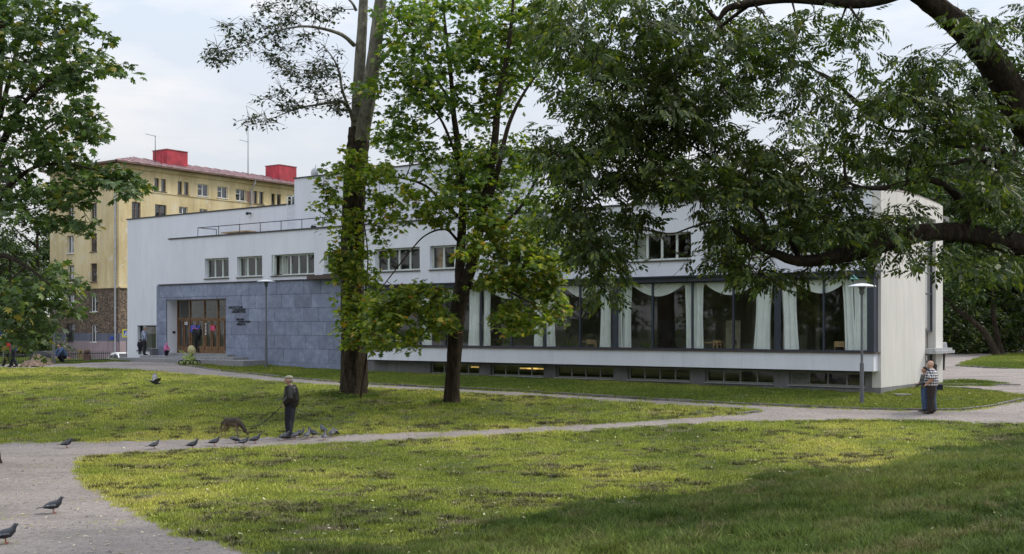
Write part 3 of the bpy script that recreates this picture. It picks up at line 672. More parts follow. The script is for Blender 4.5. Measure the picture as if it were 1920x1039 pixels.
# ladder
lw = WB+.12; b = MB(); l0, l1 = u(538.3, lw), u(547, lw); zt_ = z(540, 367, lw); 
for q in (l0, l1): b.tube([(q, lw, ZT-.4), (q, lw, zt_-.1), (q, lw-.15, zt_), (q, lw-.4, zt_-.1)], .022, 5)
for zz in np.arange(ZT-.2, zl-.05, .3): b.tube([(l0, lw, zz), (l1, lw, zz)], .016, 4)
lob(b, 'roof_ladder', m_whitepl)
for px, y in ((470, 400), (592, 425)):
    b = MB(); q = u(px, WB); zz = z(px, y, WB); b.box(q-.05, q+.05, WB, WB+.2, zz-.05, zz+.04); b.ball((q, WB+.25, zz-.03), .1, 8); lob(b, 'security_camera', m_black)
b = MB(); q = u(592, WB-.5); zz = zt+.05; b.tube([(q, WB-.5, zz), (q, WB-.5, zz+.7)], .02, 5); b.ball((q+.1, WB-.5, zz+.25), .3, 10, (1, .3, 1)); lob(b, 'roof_dish', m_steel)
# lettering
def letters(txt, px, py, size, parent=None, fr=LF, w=.078, m=m_letter, ext=.012, sx=1):
    c = bpy.data.curves.new('t', 'FONT'); c.body = txt; c.size = size; c.extrude = ext; c.align_x = 'LEFT'; c.resolution_u = 2
    t = bpy.data.objects.new('t', c); COL.objects.link(t); dg = bpy.context.evaluated_depsgraph_get()
    me = bpy.data.meshes.new_from_object(t.evaluated_get(dg)); bpy.data.objects.remove(t)
    a = fr.a(px, w); zz = fr.z(px, py, w)
    # text x -> viewer's right (-a), text y -> up, text z -> outward (+w)
    n = len(me.vertices); co = np.empty(n*3, np.float32); me.vertices.foreach_get('co', co); co = co.reshape(-1, 3)
    co = np.stack([a-co[:, 0]*sx, w+co[:, 2], zz+co[:, 1]], -1); me.vertices.foreach_set('co', co.ravel()); me.update()
    return me
for txt, px, py, sz in (('ВЫБОРГСКАЯ', 428.8, 578.2, .155), ('ГОРОДСКАЯ', 436, 582.6, .155), ('БИБЛИОТЕКА', 434.2, 587, .155), ('VIIPURIN', 442.5, 601, .155), ('KAUPUNGIN', 447, 605.3, .155), ('KIRJASTO', 444, 610, .155)):
    me = letters(txt, px, py, sz*1.12, sx=1.02); o = obj('wall_lettering', me, m_letter, LIB, loc=(0, 0, -ZB))
LIB_LAMP = None
# floodlight hanging on the canopy's right end
lt = obj('wall_floodlight', None, loc=LF.w2(u(1604, .7), .7, z(1604, 509, .7)), rot=LF.rot, label='small green shaded lamp on a black arm hanging from the ribbon window canopy', cat='lamp')
b = MB(); b.tube([(0, -.05, 0), (0, .1, .12), (0, .12, -.05), (0, .2, -.16)], .025, 6); b.ob('arm', m_black, lt)
b = MB(); b.lathe([(.03, 0), (.05, -.03), (.2, -.16), (.19, -.165), (.02, -.05)], 12, (0, .2, -.14)); b.ob('lamp_shade', simple('green_enamel', (.1, .3, .25), .4), lt)
# furniture seen through the glass
def inroom(px, w): return LF.w2(u(px, w), w, zf)
def chair(px, w, rot, label):
    t = obj('chair', None, loc=inroom(px, w), rot=rot, label=label, cat='chair', group='chairs in the reading room')
    MB().box(-.2, .2, -.2, .2, .43, .46).ob('seat', m_woodL, t)
    for sx in (-.18, .18):
        for sy in (-.18, .18): MB().tube([(sx, sy, 0), (sx, sy, .43 if sy < 0 else .8)], .018, 6).ob('leg', m_woodL, t)
    MB().box(-.2, .2, .17, .2, .6, .82).ob('backrest', m_woodL, t)
def table(px, w, l, label):
    t = obj('table', None, loc=inroom(px, w), rot=LF.rot, label=label, cat='table', group='tables in the reading room')
    MB().box(-l/2, l/2, -.4, .4, .7, .74).ob('tabletop', m_woodL, t)
    for sx in (-l/2+.06, l/2-.06):
        for sy in (-.34, .34): MB().box(sx-.025, sx+.025, sy-.025, sy+.025, 0, .7).ob('leg', m_woodL, t)
table(1330, -1.2, 1.2, 'pale wood table just behind the glass between two mint curtains, right of the screen'); chair(1349, -.9, .4, 'pale wood chair beside the reading room table, left of the white door'); chair(1318, -2.2, 2.4, 'pale wood chair by the curtain right of the black screen')
chair(1385, -1.6, 1., 'pale wood chair in front of the tall white door panel'); chair(1572, -.5, -.5, 'pale wood chair beside the last curtain near the building corner')
table(1100, -1.6, 1.6, 'long pale table behind the glass left of the dark double post'); chair(1110, -1.0, .2, 'dark set chair at the long table left of the double post'); table(950, -1.8, 1.4, 'pale table deep in the room behind the maple tree trunk')
t = obj('screen', None, loc=inroom(1262, -2.5), rot=LF.rot, label='large black screen on a two leg stand in the reading room', cat='screen')
sz_ = z(1262, 601, -2.5)-zf; szb = z(1262, 635, -2.5)-zf
MB().box(-.62, .62, -.03, .04, szb, sz_).ob('panel', m_black, t)
for sx in (-.18, .18): MB().box(sx-.03, sx+.03, -.02, .03, 0, szb).ob('leg', m_black, t)
MB().box(-.4, .4, -.25, .25, 0, .04).ob('base', m_black, t)
b = MB(); b.box(u(1388, -3.2), u(1361, -3.2), -3.25, -3.2, zf, z(1375, 601, -3.2)); lob(b, 'white_door_panel', simple('cream_panel', (.7, .66, .48), .7))
def potplant(px, w, label):
    t = obj('potted_plant', None, loc=inroom(px, w), label=label, cat='plant', group='plants in the reading room')
    MB().lathe([(.12, 0), (.18, .3), (.16, .3)], 12).ob('pot', m_conc, t); b = MB()
    for i in range(26):
        a, e, l = random.uniform(0, 6.28), random.uniform(.3, 1.3), random.uniform(.5, 1.1)
        d = Vector((math.cos(a)*math.cos(e), math.sin(a)*math.cos(e), math.sin(e))); s_ = d.cross(Vector((0, 0, 1))).normalized()*.05; p = Vector((0, 0, .3))
        b.add([p, p+d*l*.6+s_, p+d*l-Vector((0, 0, .15)), p+d*l*.6-s_], [(0, 1, 2, 3)])
    b.ob('leaves', m_lmaple, t)
potplant(945, -.8, 'bushy pot plant behind the glass left of the maple trunk'); potplant(1215, -1.3, 'pot plant behind the glass left of the black screen'); potplant(915, -1., 'pot plant beside the curtain behind the maple tree'); potplant(1068, -.9, 'pot plant behind the glass under the autumn leaves')
for px in (1395, 1330): # framed notes on the end curtain wall
    pass

# ------------------------------------------------------------------ yellow apartment house
HX, HYY = (222-960)/F*119, 119.0
YR = Fr(HX, HYY, -(2500-960), -F)         # right face: unit from far to near reversed below
YR = Fr(HX+ (2500-960)/F*0, HYY, (2500-960), F)   # a grows away to the right; outward normal must face us
def neg(fr): fr.n = (-fr.n[0], -fr.n[1]); return fr
neg(YR)
YL = Fr(HX, HYY, -(960+1950), F)          # left face, a grows away to the left
HOUSE = obj('apartment_house', None, loc=(HX, HYY, 0), label='tall peeling yellow apartment house with brown lower storeys and red metal roof', cat='apartment house')
def P(fr, a, w, zz): q = fr.w2(a, w, zz); return (q.x-HX, q.y-HYY, zz)
def fbox(mb, fr, a0, a1, w0, w1, z0, z1):
    if a0 > a1: a0, a1 = a1, a0
    v = [P(fr, a, w, zz) for zz in (z0, z1) for a, w in ((a0, w0), (a1, w0), (a1, w1), (a0, w1))]
    return mb.add(v, [(3, 2, 1, 0), (4, 5, 6, 7), (0, 1, 5, 4), (1, 2, 6, 5), (2, 3, 7, 6), (3, 0, 4, 7)])
ZE = YR.z(222, 304); ZBR = YL.z(222, 539); ZP1 = YL.z(222, 640); ZP2 = YL.z(222, 625); ZSTR = YR.z(222, 353)
AL = YL.a(94); AR = 42.0
fl = ((ZSTR-ZBR)/3.28)
# windows: (face, px0, px1, ytop, ybot, kind)
HW = []
for p0, p1, y0, y1, k in ((244, 250, 338, 353, 1), (289.3, 311, 335, 359, 2), (333, 353.5, 341, 365, 2), (370.5, 390.5, 345.5, 368, 3), (407.5, 426.5, 350.5, 371.5, 3), (442, 460.5, 355, 376.5, 3), (475, 493.5, 359, 382, 2), (508.5, 526.5, 364, 385, 2), (540, 556, 367, 388, 3),
                          (247, 263.5, 379, 413, 4), (290.5, 312, 384, 420, 4), (335.5, 351.5, 388, 420, 3), (374, 388.5, 392, 425, 3), (410, 424, 397, 428, 4), (448, 462, 401, 430, 4)):
    HW.append((YR, p0, p1, y0, y1, k))
for p0, p1, y0, y1, k in ((168.5, 184, 332.5, 355.5, 2), (170.5, 182, 381, 414.5, 4), (170, 182, 438, 472, 4), (170, 182, 494, 528.5, 4), (170.5, 182.5, 551.5, 584.5, 3), (171, 182.5, 609, 641.5, 3),
                          (127, 139.5, 389, 419, 4), (126.5, 139, 443, 475, 3), (127, 139, 497, 529.5, 3), (126, 139, 553, 585.5, 3), (125, 139.5, 608, 641, 5), (124, 139, 337, 358, 2)):
    HW.append((YL, p0, p1, y0, y1, k))
hr = {YR: [], YL: []}
for fr, p0, p1, y0, y1, k in HW:
    a0, a1 = sorted((fr.a(p0), fr.a(p1))); pm = (p0+p1)/2; hr[fr].append((a0, a1, fr.z(pm, y1), fr.z(pm, y0), k))
for fr, Lf in ((YR, AR), (YL, AL)):
    for z0, z1, m, w in ((-1, ZP1, m_plinthp, .12), (ZP1, ZP2, m_plinthb, .08), (ZP2, ZBR, m_brown, .0), (ZBR, ZE, m_yellow, .03)):
        if m is m_plinthp: z1 = ZP1-(ZP2-ZP1)*0
        b = MB(); hs = [(h[0], h[1], max(h[2], z0-1), h[3]) for h in hr[fr] if h[3] > z0 and h[2] < z1]
        zz0, zz1 = z0+.001, z1-.001
        g = MB(); wallgrid(g, w+.001, Lf, zz0, zz1, w, .4, [(h[0], h[1], max(h[2], zz0), min(h[3], zz1)) for h in hs])
        b.add([P(fr, a, w_, q) for a, w_, q in g.v], g.f); b.ob({m_plinthp: 'pink_plinth', m_plinthb: 'grey_plinth', m_brown: 'pebbledash_wall', m_yellow: 'plaster_wall'}[m], m, HOUSE)
    b = MB(); fbox(b, fr, .1, Lf, .03, .14, ZBR-.05, ZBR+.16); fbox(b, fr, .1, Lf, .031, .1, ZSTR-.05, ZSTR+.06); b.ob('string_course', m_yellow, HOUSE)
    b = MB(); fbox(b, fr, -.3, Lf, .001, .25, ZE-.5, ZE-.1); b.ob('frieze', m_yellow, HOUSE)
    b = MB(); fbox(b, fr, -.8, Lf+.6, -.3, .95, ZE-.1, ZE+.1); b.ob('eave', m_eave, HOUSE)
    b = MB(); fbox(b, fr, 1, Lf-1, -3.2, -3.1, 0, ZE-.3); b.ob('inner_wall', m_houseroom, HOUSE)
    for (a0, a1, z0, z1, k) in hr[fr]:
        f = MB(); W0, W1 = -.22, -.14; t = .07; mf = m_whframe if k == 3 else m_dkframe
        fbox(f, fr, a0, a1, W0, W1, z0, z0+t); fbox(f, fr, a0, a1, W0, W1, z1-t, z1); fbox(f, fr, a0, a0+t, W0, W1, z0+t, z1-t); fbox(f, fr, a1-t, a1, W0, W1, z0+t, z1-t)
        am = (a0+a1)/2
        if k in (1, 3): fbox(f, fr, am-.05, am+.05, W0, W1+.01, z0+t, z1-t); fbox(f, fr, a0+t, am-.05, W0, W1, (z0*.4+z1*.6)-.03, (z0*.4+z1*.6)+.03)
        if k == 4: fbox(f, fr, am-.04, am+.04, W0, W1+.01, z0+t, z1-t); fbox(f, fr, a0+t, a1-t, W0, W1, (z0*.35+z1*.65)-.03, (z0*.35+z1*.65)+.03)
        wo = f.ob('window', mf, HOUSE)
        if k == 2: q = MB(); fbox(q, fr, am-.14, am+.14, -.25, .02, z0+.001, z1-.001); q.ob('window_pier', m_yellow, HOUSE)
        if k == 5:
            q = MB()
            for j in range(7): aa = a0+(a1-a0)*(j+.5)/7; fbox(q, fr, aa-.02, aa+.02, .03, .06, z0, z1)
            for j in range(4): zz = z0+(z1-z0)*(j+.5)/4; fbox(q, fr, a0, a1, .06, .08, zz-.02, zz+.02)
            q.ob('window_grille', m_rail, HOUSE)
        g = MB(); fbox(g, fr, a0+t, a1-t, -.19, -.18, z0+t, z1-t); g.ob('pane', m_glassd, wo)
        c_ = MB()
        if random.random() < .7: wd = (a1-a0)*random.uniform(.2, .4); fbox(c_, fr, a1-wd, a1-.05, -.32, -.3, z0, z1); c_.ob('curtain', m_whitepl, wo)
        s_ = MB(); fbox(s_, fr, a0-.08, a1+.08, -.13, .14, z0-.07, z0-.002); s_.ob('sill', m_whframe if k == 3 else m_dkframe, wo)
    # decorated heads
    for (a0, a1, z0, z1, k) in hr[fr]:
        if k == 4 and fr is YR and abs(a1-a0) > 1.6: q = MB(); fbox(q, fr, a0-.6, a1+.6, .03, .3, z1+.45, z1+.6); fbox(q, fr, a0-.5, a0-.2, .03, .12, z0-.5, z1+.45); fbox(q, fr, a1+.2, a1+.5, .03, .12, z0-.5, z1+.45); q.ob('window_surround', m_yellow, HOUSE)
# exposed brick patch
M = MT('exposed_brick'); br = M.new('TexBrick'); br.inputs['Scale'].default_value = 5; br.inputs['Color1'].default_value = (.3, .12, .08, 1); br.inputs['Color2'].default_value = (.22, .09, .07, 1); br.inputs['Mortar'].default_value = (.4, .35, .3, 1)
M.col(br.outputs[0]); m_brick = M.m
b = MB(); fbox(b, YR, YR.a(461.5), YR.a(474), .031, .05, YR.z(467, 380), YR.z(467, 359)); b.ob('brick_patch', m_brick, HOUSE)
# roof: hip
q = lambda fr, a, w, zz: P(fr, a, w, zz)
ridge_h = ZE+1.75; half = AL/2
c0 = P(YR, -1.0, 1.0, ZE+.1); nL = YL.d; nR = YR.d
def PP(l, r, zz): return (YL.d[0]*l+YR.d[0]*r, YL.d[1]*l+YR.d[1]*r, zz)
e = .95
b = MB(); rp0, rp1 = PP(half, 6.2, ridge_h), PP(half, AR, ridge_h)
c00, cL, cR, cLR = PP(-e, -e, ZE+.1), PP(AL+e, -e, ZE+.1), PP(-e, AR, ZE+.1), PP(AL+e, AR, ZE+.1)
b.add([c00, cL, rp0], [(0, 2, 1)]); b.add([c00, cR, rp1, rp0], [(0, 1, 2, 3)]); b.add([cL, rp0, rp1, cLR], [(0, 1, 2, 3)])
RF = b.ob('roof', m_redroof, HOUSE)
b = MB()
for k in range(30):
    r_ = -e+(AR+e)*k/30; t = min(1, (r_+e)/(6.2+e)); tp = Vector(PP(-e, r_, ZE+.12)); te = Vector(PP(-e+(half+e)*t, r_, ZE+.12+(ridge_h-ZE)*t)); b.tube([tp, te], .035, 4)
b.tube([c00, rp0], .07, 5); b.tube([rp0, rp1], .07, 5); b.ob('roof_seam', m_redroof, RF)
def roofbox(px0, pxm, px1, y0, y1):
    r0 = YR.a(px0, -3); r1 = YR.a(pxm, -3); zt_ = YR.z(px1, y0, -3); b = MB(); fbox(b, YR, r0+0, r1, -3-2.5, -3, ZE+.3, zt_); o = b.ob('roof_box', m_redbox, RF)
    b = MB(); fbox(b, YR, r0-.06, r1+.06, -5.6, -2.94, zt_, zt_+.08); b.ob('box_cap', m_redroof, RF)
roofbox(313, 352, 352, 286, 311); roofbox(524, 556, 556, 314, 340)
b = MB()
for px, yt, yb in ((303, 290, 300),(512, 321, 330)): a_ = YR.a(px, -2.5); b.tube([P(YR, a_, -2.5, ZE+.5), P(YR, a_, -2.5, YR.z(px, yt, -2.5))], .12, 8)
b.ob('vent_pipe', m_redbox, RF)
for px, yt, yb in ((291, 254, 298), (465, 240, 318)):
    b = MB(); a_ = YR.a(px, -4); zt_ = YR.z(px, yt, -4); b.tube([P(YR, a_, -4, ZE+1), P(YR, a_, -4, zt_)], [.06, .03], 5)
    b.tube([P(YR, a_-1.3, -4, zt_-(0 if px < 300 else 1.6)), P(YR, a_+.1, -4, zt_-(0.1 if px < 300 else 1.7))], .025, 4); b.ob('antenna', m_rail, RF)
for fr, a_ in ((YL, .25), (YR, YR.a(469))):
    b = MB(); zl_ = 0 if fr is YL else ZE-8; b.tube([P(fr, a_, .9, ZE-.1), P(fr, a_, .8, ZE-.5), P(fr, a_, .22, ZE-1.2), P(fr, a_, .22, zl_)], .09, 7)
    for zz in np.arange(1, ZE-1.5, 2.1): b.tube([P(fr, a_, .22, zz), P(fr, a_, .22, zz+.15)], .12, 7)
    b.ob('downpipe', m_pipe, HOUSE)
b = MB(); a_ = YL.a(211); fbox(b, YL, YL.a(208.5), YL.a(215), .13, .16, YL.z(211, 636), YL.z(211, 631.5)); b.ob('number_plate', m_blue, HOUSE)
b = MB(); fbox(b, YL, YL.a(147), YL.a(158), .121, .14, 0.0, YL.z(150, 656)); b.ob('wall_hatch', m_woodL, HOUSE)

# ------------------------------------------------------------------ trees
def smooth_line(pts, sub=5):
    P_ = [np.array(p[:3], float) for p in pts]; r = [p[3] for p in pts]; o = []; n = len(P_)
    for i in range(n-1):
        p0, p1, p2, p3 = P_[max(i-1, 0)], P_[i], P_[i+1], P_[min(i+2, n-1)]
        for k in range(sub):
            t = k/sub; q = .5*((2*p1)+(-p0+p2)*t+(2*p0-5*p1+4*p2-p3)*t*t+(-p0+3*p1-3*p2+p3)*t**3); o.append((*q, r[i]*(1-t)+r[i+1]*t))
    o.append((*P_[-1], r[-1])); return o
class Tree:
    def __init__(s, name, base, label, bark, cat='tree', group=None):
        s.root = obj(name, None, loc=base, label=label, cat=cat, group=group); s.base = Vector(base); s.bark = bark
        s.nodes = []; s.tw = MB(); s.tw.smooth = True; s.cl = []
    def limb(s, pts, name='limb', n=10, rough=.06, flare=False, sub=5, nodes=True):
        L = smooth_line(pts, sub); mb = MB(); mb.smooth = True
        P_ = [Vector(p[:3])-s.base for p in L]; m = len(P_); u_ = Vector((1, 0, 0)); vs = []
        ph = [random.uniform(0, 6.28) for _ in range(4)]
        for i, p in enumerate(P_):
            t = (P_[min(i+1, m-1)]-P_[max(i-1, 0)]).normalized(); u_ = (u_-t*u_.dot(t)); u_ = u_.normalized() if u_.length > .01 else t.orthogonal().normalized(); w = t.cross(u_)
            for k in range(n):
                a = 2*PI*k/n; r = L[i][3]*(1+rough*math.sin(3*a+ph[0]+i*.15)+rough*.8*math.sin(5*a+ph[1]-i*.21)+rough*random.uniform(-1, 1))
                if flare and i < 6: r *= 1+(.5*((6-i)/6)**2)*(.75+.5*math.sin(4*a+ph[2]))
                vs.append(p+(u_*math.cos(a)+w*math.sin(a))*r)
        mb.add(vs, [(i*n+k, i*n+(k+1) % n, (i+1)*n+(k+1) % n, (i+1)*n+k) for i in range(m-1) for k in range(n)]+[[(m-1)*n+k for k in range(n)]])
        mb.ob(name, s.bark, s.root)
        if nodes: s.nodes += [(Vector(p[:3]), p[3]) for p in L]
    def clusters(s, cs, r0=.035, sag=.1, wig=.12):
        """twigs from the limbs to every leaf cluster; later twigs grow out of earlier ones"""
        A = np.array([tuple(n[0]) for n in s.nodes]); Rr = [n[1] for n in s.nodes]; cs = [Vector(c) for c in cs]
        d = [float(np.min(((A-np.array(c))**2).sum(1))) for c in cs]; order = np.argsort(d)
        for i in order:
            c = cs[i]; dd = np.sqrt(((A-np.array(c))**2).sum(1)); j = int(np.argmin(dd)); L = dd[j]; p = Vector(A[j])
            if L < .15: s.cl.append((c, (c-p))); continue
            n = max(2, int(L/.45)); ra = min(Rr[j]*.7, r0+.012*L); pts = []; rad = []
            off = Vector((random.uniform(-1, 1), random.uniform(-1, 1), random.uniform(.2, 1)))*wig*L
            for k in range(n+1):
                t = k/n; q = p.lerp(c, t)+off*math.sin(PI*t)*1+Vector((0, 0, -sag*L*math.sin(PI*t)*.3)); q += Vector((random.uniform(-1, 1), random.uniform(-1, 1), random.uniform(-1, 1)))*.03*L*(0 < k < n); pts.append(q-s.base); rad.append(ra*(1-t)+.008*t)
            s.tw.tube(pts, rad, 5, False)
            A = np.vstack([A, [tuple(x+s.base) for x in pts[1:]]]); Rr += rad[1:]
            s.cl.append((c, (pts[-1]-pts[-2]).normalized()))
    def twigs(s, n, L, r=.007):
        for c, d in s.cl:
            for _ in range(n):
                v = (d+Vector((random.gauss(0, 1), random.gauss(0, 1), random.gauss(0, .6)))).normalized()*L*random.uniform(.5, 1.1); p = c-s.base
                s.tw.tube([p, p+v*.5+Vector((0, 0, .05)), p+v], [r, r*.8, r*.5], 3, False)
    def finish(s, leafT, leafF, nper, per, spread, size, m, flat=.5, droop=.3, name='crown', sizevar=.3, up=1.0, keep=None):
        """leaves as real small faces: per leaves round every cluster"""
        s.tw.ob('branches', s.bark, s.root, kind='stuff')
        C = np.array([tuple(c) for c, _ in s.cl]); n = len(C)*per; idx = np.repeat(np.arange(len(C)), per)
        sc = rng.uniform(.6, 1.25, len(C))[idx]
        g = rng.normal(0, 1, (n, 3)); g /= np.maximum(np.linalg.norm(g, axis=1, keepdims=True), .01); g *= rng.uniform(.1, 1, (n, 1))**.6
        D = g*spread*sc[:, None]*np.array([1, 1, flat]); pos = C[idx]+D
        rr = np.linalg.norm(D[:, :2], axis=1); pos[:, 2] -= droop*rr*rr/spread
        az = np.arctan2(D[:, 1], D[:, 0])+rng.normal(0, .7, n); el = rng.normal(-.5*droop*2, .45, n)  # leaf axis
        ax = np.stack([np.cos(az)*np.cos(el), np.sin(az)*np.cos(el), np.sin(el)], 1)
        nz = np.stack([rng.normal(0, .45, n), rng.normal(0, .45, n), np.full(n, up)], 1); nz -= ax*(nz*ax).sum(1, keepdims=True); nz /= np.maximum(np.linalg.norm(nz, axis=1, keepdims=True), 1e-3)
        sd_ = np.cross(nz, ax); S_ = (size*rng.uniform(1-sizevar, 1+sizevar, n))[:, None, None]
        T = np.asarray(leafT, float)
        V = pos[:, None, :]+S_*(T[None, :, 0:1]*ax[:, None, :]+T[None, :, 1:2]*sd_[:, None, :]+T[None, :, 2:3]*nz[:, None, :])
        if keep is not None:
            k = keep(pos); V = V[k]; n = len(V)
        V = V.reshape(-1, 3)-np.array(s.base); Fc = (np.asarray(leafF).ravel()[None, :]+(np.arange(n)*len(T))[:, None]).ravel()
        obj(name, npmesh(name, V, Fc, nper), m, s.root, kind='stuff'); return n
# leaf templates (x along, y side, z up), unit length
maple = [(0, 0, 0), (.05, -.3, -.05), (.28, -.5, -.12), (.36, -.22, 0), (.72, -.38, -.1), (.66, -.12, 0), (1, 0, -.08), (.66, .12, 0), (.72, .38, -.1), (.36, .22, 0), (.28, .5, -.12), (.05, .3, -.05)]
mapleF = [(0, 1, 2, 3), (0, 3, 4, 5), (0, 5, 6, 7), (0, 7, 8, 9), (0, 9, 10, 11)]
mapleS = [(0, 0, 0), (.2, -.48, -.1), (.45, -.2, 0), (.95, -.18, -.08), (1, .12, -.1), (.5, .22, 0), (.2, .48, -.1)]
mapleSF = [(0, 1, 2, 3), (0, 3, 4, 5)]
ovate = [(0, 0, 0), (.35, -.36, .06), (1, 0, -.05), (.35, .36, .06)]; ovateF = [(0, 1, 2, 3)]
def compound(n=5):
    T = []; Fq = []
    def leaf(o, d, l, w):
        o = np.array(o); d = np.array(d)/np.linalg.norm(d); s_ = np.cross(d, [0, 0, 1.]); s_ /= max(np.linalg.norm(s_), .01); k = len(T)
        for a, b_, c in ((0, 0, 0), (.45, -w, .03), (1, 0, -.12), (.45, w, .03)): T.append(tuple(o+d*a*l+s_*b_*l+np.array([0, 0, c*l])))
        Fq.append((k, k+1, k+2, k+3))
    for i in range(n):
        x = .2+.7*i/n; zc = -.25*x*x; l = .42-.03*abs(i-1)
        leaf((x, .01, zc), (.75, .7, -.35), l, .26); leaf((x, -.01, zc), (.75, -.7, -.35), l, .26)
    leaf((.9, 0, -.22), (.9, 0, -.4), .42, .21); return T, Fq
compT, compF = compound(3)
def blobs(lst, Y, spread, thin=1.0):
    """ellipses seen in the picture -> cluster centres in space about depth Y"""
    o = []
    for cx, cy, rx, ry, n, *dd in lst:
        dy, sp_ = (dd+[0, spread])[:2] if dd else (0, spread)
        if len(dd) == 1: sp_ = spread
        for _ in range(max(1, int(n*thin+.5))):
            a, r_ = random.uniform(0, 2*PI), math.sqrt(random.random()); Yc = Y+dy+random.gauss(0, sp_*.55)
            Yc = max(Y+dy-sp_*1.3, min(Y+dy+sp_*1.3, Yc)); o.append(at(cx+rx*r_*math.cos(a), cy+ry*r_*math.sin(a), Yc))
    return o
def line(pts, Y, k=None):
    """limb traced as (px, py, width in px, depth offset)"""
    o = []
    for p in pts:
        dy = p[3] if len(p) > 3 else 0; q = at(p[0], p[1], Y+dy); o.append((q.x, q.y, q.z, p[2]/2/F*(Y+dy)))
    return o
# --- great poplar beside the entrance wall
g0 = gp(664, 741); Y2 = g0.y
T2 = Tree('poplar_tree', g0, 'huge forked grey poplar trunk wrapped in maple leaves at the lawn edge', m_barkp)
Tb = [(664, 752, 58), (663, 735, 54), (662, 700, 49), (661, 640, 46), (660, 560, 44), (661, 480, 42), (664, 400, 40), (667, 330, 40), (671, 275, 41), (674, 240, 38)]
L_ = line(Tb, Y2); L_[0] = (L_[0][0], L_[0][1], g0.z-.3, L_[0][3]); T2.bark = m_barkl; T2.limb(L_, 'trunk', 28, .07, True); T2.bark = m_barkp
T2.limb(line([(669, 262, 26, .1), (671, 200, 24), (675, 120, 21), (679, 60, 19), (682, 0, 17), (685, -90, 13), (690, -200, 7)], Y2), 'trunk', 14, .04)
T2.limb(line([(677, 262, 26, -.2), (690, 190, 27, -.5), (701, 110, 25, -.8), (710, 40, 24, -1), (717, -30, 20, -1.2), (728, -150, 13, -1.5), (735, -260, 6, -1.6)], Y2), 'trunk', 14, .04)
T2.limb(line([(664, 85, 9), (640, 65, 7, -.6), (600, 53, 5, -1.2), (560, 50, 4, -1.5), (510, 62, 3, -2), (460, 85, 2, -2), (400, 100, 1, -2)], Y2), 'limb', 7, .05)
T2.limb(line([(662, 225, 10, -.2), (655, 205, 7, -.4), (640, 190, 6, -.6), (600, 196, 4, -1), (560, 203, 3, -1.3), (510, 222, 1.5, -1.5), (478, 232, 1, -1.7)], Y2), 'limb', 7, .05)
T2.limb(line([(655, 205, 6, -.4), (642, 170, 5, -.5), (637, 140, 5, -.5), (628, 115, 3, -.6), (610, 90, 2, -.6)], Y2), 'limb', 6, .05)
T2.limb(line([(668, 20, 6), (655, 0, 4), (620, -20, 3), (560, -30, 2), (500, -10, 1)], Y2), 'limb', 6, .05)
T2.limb(line([(700, 130, 9, -.8), (760, 60, 6, -1), (820, -20, 4, -1.4)], Y2), 'limb', 7, .05)
pc = blobs([(410, 100, 25, 12, 6), (450, 70, 35, 30, 12), (500, 45, 50, 35, 18), (560, 60, 40, 30, 10), (430, 105, 35, 20, 8), (510, 100, 40, 25, 10), (490, 225, 25, 12, 7), (530, 190, 45, 25, 14), (580, 150, 45, 40, 20), (620, 120, 30, 40, 12), (640, 170, 20, 40, 8), (600, 20, 50, 22, 9), (620, 200, 35, 15, 6), (545, 120, 30, 20, 6), (530, 10, 45, 20, 8)], Y2-1.2, 1.4)
# trunk sprouts live in their own crown
T2b = Tree('climbing_maple_shoots', g0+Vector((.3, -.9, 0)), 'yellow green maple shoots growing up around the poplar trunk', m_bark, 'young tree', )
T2b.limb([(g0.x+.35, g0.y-1.0, g0.z-.1, .05)]+line([(690, 640, 3, -1), (685, 560, 3, -1), (690, 480, 2.5, -1), (680, 400, 2, -1), (672, 320, 1.5, -1)], Y2), 'stem', 6, .05)
T2.clusters(pc, .012, .05, .15); T2.twigs(5, .6, .011)
T2.finish(ovate, ovateF, 4, 17, .45, .15, m_lpop, .6, .2)
sc_ = blobs([(655, 300, 40, 30, 14), (640, 340, 40, 40, 22), (690, 330, 40, 45, 24), (640, 400, 38, 35, 18), (730, 400, 40, 35, 16), (620, 380, 25, 40, 9), (655, 470, 35, 35, 20), (660, 510, 40, 35, 24), (635, 500, 18, 40, 8), (665, 560, 35, 25, 14), (668, 600, 45, 32, 26), (690, 630, 30, 28, 14), (645, 640, 22, 18, 7), (720, 450, 25, 40, 9), (700, 545, 25, 30, 8), (720, 620, 22, 25, 6)], Y2-1.4, .7, .6)
T2b.clusters(sc_, .015, .05, .1)
T2b.finish(maple, mapleF, 4, 25, .42, .19, m_lmapleY, .6, .35)
# --- maple in front of the ribbon window
g0 = gp(849, 758); Y3 = g0.y
T3 = Tree('maple_tree', g0, 'forked maple with dark trunk and yellowing lower leaves before the ribbon window', m_bark)
L_ = line([(848, 764, 33), (848, 745, 30), (850, 700, 27), (853, 640, 28), (857, 590, 28), (864, 548, 31), (868, 530, 28)], Y3); L_[0] = (L_[0][0], L_[0][1], g0.z-.2, L_[0][3]); T3.limb(L_, 'trunk', 16, .05, True)
T3.limb(line([(863, 552, 20), (862, 520, 18), (865, 460, 17), (868, 400, 15), (866, 330, 13), (858, 270, 12), (850, 210, 10), (846, 150, 8), (838, 80, 6), (830, 0, 4)], Y3), 'trunk', 12, .05)
T3.limb(line([(868, 548, 24, 0), (882, 505, 21, -.3), (892, 460, 20, -.5), (902, 400, 17, -.7), (916, 340, 15, -.9), (928, 260, 14, -1), (934, 190, 12, -1), (950, 110, 9, -1), (960, 30, 6, -1), (965, -40, 4, -1)], Y3), 'trunk', 12, .05)
T3.limb(line([(905, 400, 12, -.7), (925, 350, 11, -1.2), (940, 290, 9, -1.8), (955, 230, 8, -2), (985, 170, 5, -2.2), (1030, 110, 3, -2.4)], Y3), 'limb', 8, .05)
